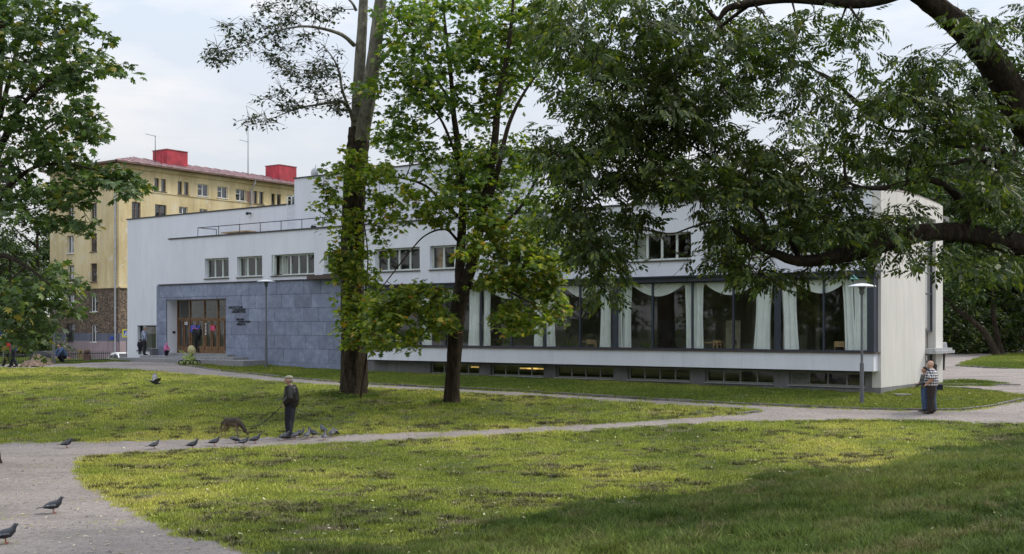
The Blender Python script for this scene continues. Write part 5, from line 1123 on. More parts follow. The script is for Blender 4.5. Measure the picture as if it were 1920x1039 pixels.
    if hood: b = MB(); b.ball(hd+Vector((-.02, 0, .02)), .135, 12, (1, .95, 1.08)); b.tube([nk, hd-Vector((.03, 0, .03))], [.11, .12], 10); remesh(b, 'hood', hood, t, .014)
    return t, J, k
def Hpx(px, ytop, ybot): g_ = gp(px, ybot); return g_, (ybot-ytop)*g_.y/F
g0, H = Hpx(545, 704, 822)
man, J, k = person(g0, PI*.98, H*.985, 'elderly man in black leather jacket and pale flat cap walking a dog on the path', dict(hipL=(.0, .09, .92), kneeL=(.05, .1, .5), ankL=(-.0, .12, .09), toeL=(.2, .15, .035), kneeR=(.03, -.09, .5), ankR=(.08, -.1, .09), toeR=(.29, -.12, .035), pel=(-.01, 0, .95), waist=(-.01, 0, 1.1), chest=(-.02, 0, 1.3), neck=(.0, 0, 1.49), head=(.06, 0, 1.64), elR=(-.05, -.27, 1.16), haR=(.13, -.2, 1.0), elL=(-.05, .27, 1.16), haL=(.13, .2, .98)), m_leather, m_navy, m_greyh, cap=m_capm, coat=1.9, belly=1.2, vox=.015, bulk=1.3)
hand = man.matrix_basis @ Vector((.18, .2, .93)) if False else Vector((g0.x-.2*k, g0.y-.2*k, g0.z+.93*k))
# couple and third person at right
g0, H = Hpx(1747, 678, 776)
person(g0, PI*.86, H, 'bald man in a navy and white plaid shirt and dark trousers on the path', dict(elL=(-.02, .28, 1.15), haL=(.13, .24, 1.02), head=(.05, 0, 1.64), ankL=(.06, .1, .09), toeL=(.26, .12, .035)), m_plaid, m_brownp, coat=.8, belly=1.3, sleeve=.5, vox=.014, bulk=1.45)
g1 = toground(g0.x+.22, g0.y+.4)
person(g1, PI*.9, H*.93, 'dark haired woman in grey top and jeans right behind the bald man', dict(), m_greytop, m_jeans, m_hair, female=True, coat=.8, longhair=True)
b = obj('handbag', None, loc=g1+Vector((.14, -.12, .85)), label='dark shoulder bag hanging on the dark haired woman behind the plaid shirt', cat='bag'); MB().box(-.08, .1, -.05, .05, -.1, .08).ob('pouch', m_navy, b); MB().tube([(-.1, 0, .1), (-.05, 0, .4), (-.15, .05, .68), (-.25, .1, .4)], .012, 5).ob('strap', m_navy, b)
g1 = toground(g0.x-.05, g0.y+.5)
person(g1, PI*1.0, H*.86, 'person in blue jeans mostly hidden behind the man in plaid', dict(elL=(.08, .22, 1.15), haL=(.32, .2, 1.12), elR=(.08, -.22, 1.12), haR=(.34, -.12, 1.0)), m_greytop, m_jeans, m_hair, female=True, coat=.8)
g1 = gp(1765, 694)
person(g1, .9, 1.72, 'person in a light grey jacket half hidden by the library corner', dict(), m_lgrey, m_blackc, m_greyh, coat=1.2, vox=.022)
# man in plaid before the show window, on the middle step
def onstep(px, w, zz): return LF.w2(u(px, w), w, zz)
s1 = onstep(270.5, .85, STEP_MID+.0)
Y_ = s1.y; H = (668.5-614)*Y_/F
person(s1, PI*.15, H*1.0, 'man in blue and white plaid jacket standing on the steps before the show window', dict(head=(.06, 0, 1.62), elL=(-.02, .24, 1.14), haL=(.1, .2, .93)), m_plaidb, m_blackc, m_greyh, coat=1.4, vox=.022)
person(onstep(262.5, .45, STEP_MID), PI*.5, .95, 'small child in dark blue half hidden behind the man in plaid', dict(), m_navy, m_navy, m_hair, coat=1.3, vox=.022)
person(onstep(311.5, .95, STEP_MID), -.6, 1.02, 'small child in pink hooded jacket squatting on the entrance steps', dict(pel=(-.1, 0, .38), hipL=(-.1, .1, .38), hipR=(-.1, -.1, .38), kneeL=(.25, .14, .5), kneeR=(.25, -.14, .5), waist=(-.07, 0, .55), chest=(0, 0, .78), neck=(.05, 0, .98), head=(.1, 0, 1.15), shL=(.02, .18, .92), shR=(.02, -.18, .92), elL=(.2, .22, .7), elR=(.2, -.22, .7), haL=(.38, .12, .62), haR=(.38, -.12, .62)), m_pinkc, m_navy, coat=1.5, vox=.022, hood=m_pinkc)
person(onstep(370, -.75, PZ0+.0), PI*.55, 1.68, 'person in a long black coat opening the wooden library door', dict(elL=(.2, .2, 1.25), haL=(.42, .1, 1.3), elR=(.2, -.22, 1.2), haR=(.4, -.1, 1.25), kneeR=(-.05, -.1, .5), ankR=(-.2, -.1, .12), toeR=(-.02, -.1, .04)), m_blackc, m_blackc, m_hair, coat=2.2, vox=.022)
b = obj('backpack', None, loc=onstep(373.5, -.62, PZ0+1.25), rot=.3, label='black backpack on the person in a black coat at the door', cat='backpack'); bb = MB(); bb.ball((0, 0, 0), .2, 10, (.8, .6, 1.2)); bb.ob('pouch', m_black, b)
# walkers at the left edge and a crouching figure by the lamp
g1, H = Hpx(27, 638, 689)
person(g1, PI, 1.72, 'walker in a bright blue jacket at the left edge of the path', dict(ankR=(.25, -.1, .09), toeR=(.45, -.1, .06), kneeR=(.16, -.1, .52), ankL=(-.18, .1, .12), toeL=(.02, .1, .04), kneeL=(0, .1, .5)), m_bluej, m_navy, m_hair, coat=1.3, vox=.02)
g1 = gp(16, 688); person(g1, PI, 1.66, 'walker in dark trousers and a red top just ahead of the blue jacket', dict(ankR=(.32, -.1, .1), toeR=(.5, -.1, .08), kneeR=(.2, -.1, .52), ankL=(-.28, .1, .14), toeL=(-.1, .1, .05)), m_redc, m_blackc, m_hair, coat=1.1, vox=.02)
g1 = gp(105, 681); person(g1+Vector((.2, .4, 0)), PI*1.3, 1.6, 'person in dark clothes crouching beside the earth heap', dict(pel=(-.15, 0, .4), hipL=(-.15, .1, .4), hipR=(-.15, -.1, .4), kneeL=(.25, .14, .5), kneeR=(.25, -.14, .5), waist=(-.1, 0, .6), chest=(.05, 0, .8), neck=(.15, 0, .95), head=(.22, 0, 1.08), shL=(.1, .18, .9), shR=(.1, -.18, .9), elL=(.3, .2, .65), elR=(.3, -.2, .65), haL=(.4, .1, .4), haR=(.4, -.1, .4)), m_jeans, m_navy, m_hair, coat=1.2, vox=.022)

# ------------------------------------------------------------------ dog and lead
M = MT('dog_coat'); tc_ = M.new('TexCoord'); sp_ = M.new('SeparateXYZ'); M.l(tc_.outputs['Object'], sp_.inputs[0]); n_ = M.noise(9, 6, .7)
ad = M.new('Math', operation='MULTIPLY_ADD'); ad.inputs[1].default_value = .25; M.l(n_, ad.inputs[0]); M.l(sp_.outputs[2], ad.inputs[2])
x = M.ramp(ad.outputs[0], [(.3, (.3, .23, .15)), (.48, (.2, .145, .09)), (.62, (.07, .05, .037)), (.9, (.04, .03, .027))]); x = M.mix(M.ramp(sp_.outputs[0], [(.36, 0.), (.5, .85)]), x, (.03, .025, .022)); x = M.mix(1., x, M.ramp(M.noise(40, 5, .8), [(.3, .5), (.7, 1.3)]), 'MULTIPLY'); M.col(x); M.p.inputs['Roughness'].default_value = .95; M.bump(M.noise(60, 4, .8), .8, .02); m_dog = M.m
gd = gp(434, 819); dog = obj('dog', None, loc=gd, rot=-.22, label='brown shaggy dog with lowered head sniffing the path edge on a lead', cat='dog')
b = MB(); b.tube([(-.36, 0, .47), (-.3, 0, .49), (-.12, 0, .475), (.1, 0, .46), (.26, 0, .47), (.36, 0, .46)], [(.06, .07), (.125, .13), (.12, .125), (.135, .16), (.125, .165), (.07, .09)], 14)
b.tube([(.26, 0, .5), (.42, 0, .44), (.56, 0, .34), (.64, 0, .26)], [(.13, .12), (.11, .1), (.085, .085), (.07, .07)], 12); b.ball((.67, 0, .23), .095, 10, (1.1, .9, 1)); b.tube([(.7, 0, .2), (.8, 0, .12), (.86, 0, .07)], [.062, .042, .032], 8)
for s_ in (-1, 1):
    b.tube([(.64, s_*.05, .28), (.6, s_*.085, .38), (.59, s_*.095, .42)], [(.04, .025), (.028, .014), (.008, .005)], 6)
for s_, o_ in ((1, 0), (-1, .07)):
    b.tube([(.27, s_*.08, .42), (.25+o_, s_*.085, .24), (.26+o_*1.6, s_*.085, .06), (.31+o_*1.6, s_*.085, .025)], [.065, .038, .027, .03], 8)
    b.tube([(-.28, s_*.075, .45), (-.2-o_, s_*.095, .3), (-.37-o_, s_*.09, .19), (-.35-o_, s_*.09, .05), (-.29-o_, s_*.09, .025)], [.1, .062, .032, .026, .03], 8)
b.tube([(-.38, 0, .5), (-.48, 0, .42), (-.52, 0, .28), (-.53, 0, .17)], [.035, .05, .05, .015], 8)
dog.scale = (.62, .85, .9); remesh(b, 'body', m_dog, dog, .013); b = MB(); b.tube([(.4, 0, .52), (.44, .08, .45), (.46, 0, .3), (.44, -.08, .45), (.4, 0, .52)], .012, 6); b.ob('collar', m_black, dog)
col_ = gd+Vector((.44, -.1, .42)); col_ = gp(455, 811)+Vector((0, 0, .12)); col_ = Vector((gd.x+.3, gd.y-.07, gd.z+.36))
ld = obj('dog_lead', None, loc=col_, label='slack dark lead running from the dog to the man in leather', cat='lead'); b = MB(); pts = []
for i in range(21):
    t = i/20; p = col_.lerp(hand, t)-col_; p.z -= .32*math.sin(PI*t)*(1-t*.5); p.z = max(p.z, .06-col_.z+gd.z); pts.append(p)
b.tube(pts, .011, 5); b.ob('strap', m_black, ld); b = MB(); b.tube([pts[14], pts[15], pts[16], pts[17]], .018, 6); b.ob('grip', m_black, ld)

# ------------------------------------------------------------------ pigeons
m_pig = simple('slate_feathers', (.06, .065, .085), .55, .25, 12, objvar=.45); m_pigw = simple('wing_feathers', (.17, .18, .21), .6, .5, 22, objvar=.7); m_pigd = simple('dark_tail', (.03, .032, .04), .6); m_pigl = simple('pink_legs', (.35, .1, .09), .5)
def pigeon(down):
    t = obj('pigeon', None, label='p', cat='pigeon'); b = MB(); b.smooth = True
    if not down: pts = [(-.15, 0, .085), (-.1, 0, .1), (-.03, 0, .115), (.04, 0, .13), (.085, 0, .165), (.1, 0, .2), (.115, 0, .225), (.14, 0, .228)]; rd_ = [.012, .035, .058, .06, .042, .026, .027, .012]
    else: pts = [(-.15, 0, .14), (-.1, 0, .135), (-.03, 0, .125), (.04, 0, .11), (.09, 0, .085), (.12, 0, .06), (.145, 0, .045), (.165, 0, .03)]; rd_ = [.012, .035, .056, .058, .04, .026, .026, .012]
    b.tube(pts, rd_, 12); b.ob('body', m_pig, t); h = Vector(pts[-2]); dn = Vector(pts[-1])-h
    b = MB(); b.tube([Vector(pts[-1]), Vector(pts[-1])+dn.normalized()*.022], [.006, .001], 5); b.ob('beak', m_pigd, t)
    for s_ in (-1, 1):
        b = MB(); b.smooth = True; zz = pts[2][2]; tl = -.17; b.tube([(.05, s_*.045, zz+.01), (0, s_*.058, zz+.005), (-.07, s_*.05, zz), (-.13, s_*.03, pts[0][2]+.005), (tl, s_*.018, pts[0][2])], [(.03, .012), (.045, .016), (.04, .014), (.022, .01), (.004, .004)], 8); b.ob('wing', m_pigw, t)
        b = MB(); b.tube([(.0, s_*.025, .075), (.005, s_*.026, .005)], .006, 5)
        for a in (-.5, 0, .5): b.tube([(.005, s_*.026, .006), (.035, s_*.026+a*.03, .003)], .004, 4)
        b.ob('leg', m_pigl, t)
    z0 = pts[0][2]; b = MB(); b.add([(-.12, -.02, z0), (-.12, .02, z0), (-.235, .035, z0-.01), (-.235, -.035, z0-.01), (-.12, -.02, z0+.012), (-.12, .02, z0+.012), (-.235, .035, z0-.004), (-.235, -.035, z0-.004)], [(0, 1, 2, 3), (7, 6, 5, 4), (0, 4, 5, 1), (2, 6, 7, 3), (1, 5, 6, 2), (0, 3, 7, 4)]); b.ob('tail', m_pigd, t); return t
PS, PD_ = pigeon(False), pigeon(True); used = {PS: False, PD_: False}
for px, py, pr, a, s, lb in ((100, 963, PS, .1, 1.12, 'dark pigeon walking alone on the gravel in the lower left'), (10, 1020, PS, .3, 1.15, 'grey pigeon cut by the left edge, nearest to the viewer'), (125, 840, PS, .2, 1., 'lone pigeon on the path, farthest left of the row'), (289, 842, PS, .6, .92, 'pale grey pigeon on the path, second from the left in the row'), (361, 842, PS, .15, 1., 'pigeon on the path below the middle of the left lawn, third in the row'), (402, 836.5, PS, .2, 1., 'pigeon on the path just left of the dog'), (441, 831.5, PD_, .1, 1., 'pigeon directly below the dog'), (457, 836, PS, .3, .95, 'pigeon nearest the lower lawn edge under the dog'), (478, 832, PS, .1, 1.03, 'pigeon just right of the dog below its lead'),
                             (533, 826, PS, .1, 1., 'pigeon at the toe of the elderly man'), (544, 821, PD_, 1.1, 1., 'pigeon between the shoes of the elderly man'), (553, 823.5, PS, .8, .95, 'pale winged pigeon right by the heel of the elderly man'), (562, 820.5, PS, .5, 1., 'pigeon just right of the man, first of the flock beside him'), (576, 823, PS, 1.3, 1.05, 'upright pigeon with its back turned, right of the man'), (587, 820, PS, 2.7, 1.1, 'light grey pigeon facing left among the flock right of the man'), (606, 813, PS, 2.2, 1.05, 'pigeon farthest up the path at the lawn edge'), (608, 825, PS, 1.5, .95, 'pigeon seen from behind, lowest of the flock right of the man'), (623, 819, PS, 1.4, 1., 'pigeon second from the right end of the flock'), (628, 816.5, PD_, .9, .95, 'pigeon at the right end of the flock, half behind another')):
    o = pr if not used[pr] else copy_tree(pr); used[pr] = True; o.location = gp(px, py)+Vector((0, 0, .005)); o.rotation_euler = (0, 0, a); o.scale = (s*1.08,)*3; o['label'] = lb; o['category'] = 'pigeon'; o['group'] = 'pigeons on the gravel path'
fp = obj('pigeon', None, loc=gp(314, 745)+Vector((0, -1.5, .62)), rot=.5, label='pigeon flying low over the left lawn with raised wings', cat='pigeon'); fp.rotation_euler = (.2, .3, .6); fp.scale = (1.3,)*3
b = MB(); b.smooth = True; b.tube([(-.15, 0, 0), (-.05, 0, .0), (.05, 0, .0), (.1, 0, .01), (.14, 0, .01), (.17, 0, 0)], [.012, .045, .05, .03, .026, .006], 10); b.ob('body', m_pig, fp)
for s_ in (-1, 1):
    b = MB(); v = [(.07, s_*.03, .02), (.08, s_*.16, .12), (.03, s_*.3, .2), (-.05, s_*.26, .16), (-.07, s_*.13, .08), (-.06, s_*.03, .015)]; b.add(v+[(x_, y_, z_+.006) for x_, y_, z_ in v], [(0, 1, 2, 3, 4, 5), (11, 10, 9, 8, 7, 6)]+[(i, (i+1) % 6, (i+1) % 6+6, i+6) for i in range(6)]); b.ob('wing', m_pigw, fp)
b = MB(); b.add([(-.12, -.02, 0), (-.12, .02, 0), (-.26, .06, 0), (-.26, -.06, 0), (-.12, -.02, .006), (-.12, .02, .006), (-.26, .06, .006), (-.26, -.06, .006)], [(0, 1, 2, 3), (7, 6, 5, 4), (0, 4, 5, 1), (2, 6, 7, 3), (1, 5, 6, 2), (0, 3, 7, 4)]); b.ob('tail', m_pigd, fp)

# ------------------------------------------------------------------ pushchair, bin, heap, fence, signs, cars
m_lime = simple('lime_fabric', (.33, .4, .12), .7, .1); m_cream = simple('cream_fabric', (.42, .38, .2), .8, .1)
g0 = gp(357, 684.5); k = g0.y/F
st = obj('pushchair', None, loc=g0, label='lime green and cream pushchair with three visible wheels before the steps', cat='pushchair')
def S_(px, py, d=0): return ((px-357)*k, d, (684.5-py)*k)
for px, d in ((342, -.22), (342, .22), (354.5, -.26), (368.5, -.24), (368.5, .26)):
    r_ = 4.6*k; c = S_(px, 684.5-4.6, d); b = MB(); pts = [(c[0]+r_*math.cos(2*PI*i/18), c[1], c[2]+r_*math.sin(2*PI*i/18)) for i in range(19)]; b.tube(pts, .028, 6); w_ = b.ob('wheel', m_black, st)
    b = MB()
    for i in range(5): a = 2*PI*i/5; b.tube([c, (c[0]+r_*math.cos(a), c[1], c[2]+r_*math.sin(a))], .014, 4)
    b.tube([(c[0], c[1]-.03, c[2]), (c[0], c[1]+.03, c[2])], .06, 8); b.ob('rim', m_lime, w_)
for d in (-.24, .24):
    b = MB(); b.tube([S_(342, 680, d), S_(352, 672, d), S_(361, 665, d)], .02, 6); b.tube([S_(368.5, 680, d), S_(362, 671, d), S_(352, 667, d), S_(339, 658, d), S_(337, 654.5, d)], .02, 6); b.tube([S_(354, 680, d), S_(366, 668, d)], .02, 6); b.ob('frame', m_lime, st)
b = MB(); b.tube([S_(336.5, 654, -.24), S_(336.5, 653, 0), S_(336.5, 654, .24)], .03, 6); b.tube([S_(343, 656, -.24), S_(336.5, 654, -.24)], .03, 6); b.ob('handle', m_black, st)
def rmb(name, m, fn, v=.02): b = MB(); fn(b); return remesh(b, name, m, st, v)
rmb('seat', m_lime, lambda b: (b.tube([S_(349, 674, 0), S_(358, 676, 0), S_(365, 671, 0)], [(.2, .09), (.22, .12), (.2, .08)], 10), b.tube([S_(356, 674, 0), S_(359, 665, 0), S_(363, 656, 0)], [(.2, .07), (.22, .06), (.2, .05)], 10)))
rmb('hood', m_cream, lambda b: (b.ball(S_(359, 657, 0), .3, 12, (.72, .75, .95)), b.tube([S_(363, 655, 0), S_(365, 664, 0)], [(.24, .12), (.2, .08)], 10)))
rmb('basket', m_lime, lambda b: b.box(S_(346, 0)[0], S_(364, 0)[0], -.2, .2, S_(0, 680)[2], S_(0, 676.5)[2]))
rmb('apron', m_lime, lambda b: b.box(S_(343, 0)[0], S_(352, 0)[0], -.2, .2, S_(0, 672)[2], S_(0, 668)[2]))
lb = LF.w2(u(288.5, .5), .5, STEP_MID); k = lb.y/F
bn = obj('litter_bin', None, loc=lb, label='square grey litter bin on the steps under the show window', cat='litter bin'); h = 13*k; r_ = 5.3*k
b = MB(); b.prism([(-r_*.8, -.2), (r_*.8, -.2), (r_*.8, .2), (-r_*.8, .2)], 0, h*.93); b.ob('bin_body', m_greymetal, bn); MB().box(-r_, r_, -.25, .25, h*.9, h).ob('lid', m_steel, bn)
bn.rotation_euler = (0, 0, LF.rot)
g0 = gp(72, 684); k = g0.y/F; hp = obj('earth_heap', None, loc=g0, label='low brown heap of earth beside the path near the black fence', cat='earth heap'); b = MB(); b.smooth = True
n = 26; V = []
for i in range(n+1):
    for j in range(n+1):
        x_, y_ = (i/n-.5)*2, (j/n-.5)*2; r_ = math.hypot(x_, y_); V.append((x_*26*k, y_*1.6, 20*k*max(0, 1-r_**1.5)*(1+.2*math.sin(7*x_+3)*math.cos(5*y_))+random.uniform(-.06, .06)-.05))
b.add(V, [(i*(n+1)+j, (i+1)*(n+1)+j, (i+1)*(n+1)+j+1, i*(n+1)+j+1) for i in range(n) for j in range(n)]); b.ob('soil', simple('bare_earth', (.2, .14, .1), .95, .35, 5, bump=.8, bscale=14), hp)
# iron fence
f0, f1 = gp(-60, 685.5), gp(206, 677.5); fe = obj('iron_fence', None, loc=f0, label='low black iron picket fence running behind the path to the house corner', cat='fence'); L_ = (f1-f0); nP = 62
for zz in (.12, .5):
    b = MB(); b.tube([Vector((0, 0, zz)), L_*.5+Vector((0, 0, zz)), L_+Vector((0, 0, zz))], .022, 4); b.ob('rail', m_rail, fe)
pm = MB().tube([(0, 0, -.1), (0, 0, .58), (0, 0, .66)], [.016, .016, .002], 4).mesh('picket'); pm.materials.append(m_rail)
for i in range(nP+1): p = f0+L_*(i/nP); obj('picket', pm, None, fe, loc=(p.x-f0.x, p.y-f0.y, L_.z*i/nP))
pp = f0+L_*((162+60)/266); po = obj('fence_post', None, loc=pp-Vector((0, .1, 0)), label='dark stone post with a ball top standing in the black fence', cat='post'); MB().box(-.17, .17, -.17, .17, -.2, .45).ob('shaft', m_eave, po); b = MB(); b.smooth = True; b.ball((0, 0, .62), .17, 12); b.ob('ball', m_eave, po)
# crossing signs
def ped(mb, y): # white triangle cut by walking figure: triangle here
    mb.add([(-.2, y, -.16), (.2, y, -.16), (0, y, .22), (-.2, y-.004, -.16), (.2, y-.004, -.16), (0, y-.004, .22)], [(3, 4, 5), (0, 2, 1), (0, 1, 4, 3), (1, 2, 5, 4), (2, 0, 3, 5)])
m_ysign = simple('yellow_sign', (.75, .68, .03), .4, .03)
def sign(px, py, Y, s, label):
    p = at(px, py, Y); gz = float(tz(p.x, p.y)); t = obj('crossing_sign', None, loc=(p.x, p.y, gz), label=label, cat='road sign', group='pedestrian crossing signs'); h = p.z-gz; s = s*Y/F/2
    MB().tube([(0, .04, -.2), (0, .04, h+s)], .04, 8).ob('pole', m_greymetal, t); MB().box(-s, s, -.02, .0, h-s, h+s).ob('sign_plate', m_ysign, t); MB().box(-s*.66, s*.66, -.028, -.021, h-s*.72, h+s*.72).ob('blue_field', m_blue, t)
    b = MB(); y = -.03; q = s*.6; b.prism([(-q, h-q), (q, h-q), (0, h+q*.95)], y-.004, y, 'y'); b.ob('white_triangle', m_wht, t)
    b = MB(); b.tube([(-.3*q, y-.008, h-.85*q), (-.02*q, y-.008, h-.25*q), (.3*q, y-.008, h-.85*q)], q*.07, 4); b.tube([(-.02*q, y-.008, h-.3*q), (0, y-.008, h+.15*q)], q*.1, 4); b.tube([(-.28*q, y-.008, h-.1*q), (0, y-.008, h+.08*q), (.26*q, y-.008, h-.12*q)], q*.05, 4); b.ball((.02*q, y-.008, h+.33*q), q*.12, 6); b.ob('walking_figure', m_black, t)
sign(5.5, 627, 84, 15, 'yellow backed pedestrian crossing sign at the left edge above the walkers'); sign(237, 625, 92, 15, 'yellow backed crossing sign half hidden by the white wall beside the house'); sign(27, 626, 98, 11, 'yellow backed crossing sign seen through leaves right of the left edge sign')
# road behind the fence
m_asph = simple('asphalt', (.09, .09, .095), .9, .2, 2, coord='World')
Ys_ = np.linspace(84, 112, 20); Xs_ = np.linspace(-95, -30, 30); V = [(x_-(y_-84)*.25, y_, float(tz(x_-(y_-84)*.25, y_))+.03) for y_ in np.linspace(84, 100, 12) for x_ in Xs_]
b = MB(); b.smooth = True; b.add(V, [(j*30+i, j*30+i+1, (j+1)*30+i+1, (j+1)*30+i) for j in range(11) for i in range(29)]); b.ob('road', m_asph, kind='structure')
def car(px, py, rot, paint, label):
    g_ = toground(wx(px, py), py); t = obj('parked_car', None, loc=g_, rot=rot, label=label, cat='car', group='cars by the road')
    prof = [(-2.15, .35), (-2.2, .7), (-2.05, .9), (-1.55, .98), (-.95, 1.4), (-.3, 1.47), (.45, 1.42), (1.1, 1.0), (1.9, .88), (2.15, .7), (2.2, .4), (2.1, .25), (-2.1, .25)]
    b = MB(); n = len(prof); sec = [(-.82, .9), (-.86, .97), (-.6 if 0 else -.84, 1)]
    ys = [-.85, -.8, .8, .85]; V = []
    for y in ys:
        for x_, z_ in prof: tap = .14*max(0, z_-.95)/.5; V.append((x_*(.985 if abs(y) > .82 else 1), y*(1-tap), z_-.02*(abs(y) > .82)))
    b.add(V, [(j*n+i, j*n+(i+1) % n, (j+1)*n+(i+1) % n, (j+1)*n+i) for j in range(3) for i in range(n)]+[list(range(n))[::-1], [3*n+i for i in range(n)]]); b.ob('body', paint, t)
    for s_ in (-1, 1):
        b = MB(); y = s_*.8; b.add([(-1.35, s_*.862, .98), (-.1, s_*.862, .98), (-.1, s_*.74, 1.36), (-.9, s_*.74, 1.34)], [(0, 1, 2, 3)]); b.add([(0, s_*.862, .98), (.95, s_*.862, .98), (.42, s_*.74, 1.34), (0, s_*.74, 1.36)], [(0, 1, 2, 3)]); b.ob('side_window', m_black, t)
        for x_ in (-1.35, 1.35):
            b = MB(); b.tube([(x_, s_*.7, .32), (x_, s_*.88, .32)], .32, 16); w_ = b.ob('wheel', m_black, t); MB().tube([(x_, s_*.84, .32), (x_, s_*.89, .32)], .19, 10).ob('rim', m_steel, w_)
        MB().box(2.12, 2.19, s_*.5, s_*.78, .6, .72).ob('headlight', m_wht, t); MB().box(-2.21, -2.14, s_*.5, s_*.8, .7, .82).ob('tail_light', m_red, t)
    b = MB(); b.add([(.52, -.66, 1.39), (.52, .66, 1.39), (1.08, .76, 1.03), (1.08, -.76, 1.03)], [(0, 3, 2, 1)]); b.add([(-1.0, -.66, 1.38), (-1.0, .66, 1.38), (-1.52, .76, 1.01), (-1.52, -.76, 1.01)], [(0, 1, 2, 3)])
    b.ob('windscreen', m_black, t); return t
m_carw = simple('white_car_paint', (.75, .75, .76), .25, .02)
c_ = car(229, 100, 2.25, m_carw, 'white car parked between the yellow house and the library corner'); 
car(50, 124, 2.9, m_carw, 'pale car beyond the fence at the far left under the leaves'); car(84, 106, 2.8, simple('dark_car_paint', (.03, .03, .035), .3), 'dark car beyond the fence beside the yellow house')
# benches, urn and slabs
def block(px, py, w_, h, label, m=m_conc):
    g_ = gp(px, py); k = g_.y/F; t = obj('stone_bench', None, loc=g_, label=label, cat='bench', group='stone benches by the wood'); MB().box(-w_*k/2, w_*k/2, -.25, .25, h*k-.12, h*k).ob('seat', m, t)
    for s_ in (-1, 1): MB().box(s_*w_*k*.36-.1, s_*w_*k*.36+.1, -.2, .2, -.1, h*k-.12).ob('leg', m, t)
block(1846.5, 661, 13, 8.5, 'dark stone bench behind the leaning tree trunk'); block(1911, 663, 10, 4, 'low grey stone block on the path at the right edge')
for px, py, w_, l in ((1690, 741, 27, 3.2),): g_ = gp(px, py); k = g_.y/F; b = MB(); b.box(-w_*k/2, w_*k/2, -.4, .4, -.05, .05); o = b.ob('paving_slab', m_kerb, None, loc=g_, kind='structure'); o['label'] = 'pale slab lying in the lawn near the library corner'
g_ = gp(1800, 721.5); b = MB(); b.box(-1.6, 2.4, -.3, .3, -.06, .04); b.ob('garden_slab', m_kerb, None, loc=g_, kind='structure')
# terrace table
tt = obj('terrace_bench', None, loc=LF.w2(u(447, -1.0), -1.0, ZT-.35), rot=LF.rot, label='long light wood table behind the railing on the library terrace', cat='table'); hz = z(447, 434.5, -1.0)-(ZT-.35)
wtt = (u(425, -1)-u(474, -1))/2; MB().box(-wtt, wtt, -.35, .35, hz-.06, hz).ob('tabletop', m_woodL, tt)
for s_ in (-1, 1): b = MB(); b.tube([(s_*wtt*.6-.2, 0, 0), (s_*wtt*.6+.1, 0, hz-.05)], .035, 4); b.tube([(s_*wtt*.6+.2, 0, 0), (s_*wtt*.6-.1, 0, hz-.05)], .035, 4); b.ob('leg', m_woodL, tt)

# ------------------------------------------------------------------ grass, leaves
def blade_clump(name, nb, r, h, w, mat, seed, lean=.5):
    rd = random.Random(seed); V = []; Fq = []
    for _ in range(nb):
        a = rd.uniform(0, 6.283); q = r*math.sqrt(rd.random()); x0, y0 = q*math.cos(a), q*math.sin(a); b_ = rd.uniform(0, 6.283); hh = h*rd.uniform(.5, 1.2); ln = lean*hh*rd.uniform(.2, 1.3); c_, s_ = math.cos(b_), math.sin(b_); px_, py_ = -s_*w/2, c_*w/2; k = len(V)
        V += [(x0-px_, y0-py_, -.01), (x0+px_, y0+py_, -.01), (x0+c_*ln*.35+px_*.8, y0+s_*ln*.35+py_*.8, hh*.6), (x0+c_*ln*.35-px_*.8, y0+s_*ln*.35-py_*.8, hh*.6), (x0+c_*ln, y0+s_*ln, hh)]
        Fq += [(k, k+1, k+2, k+3), (k+3, k+2, k+4)]
    me = bpy.data.meshes.new(name); me.from_pydata(V, [], Fq); me.materials.append(mat); return bpy.data.objects.new(name, me)
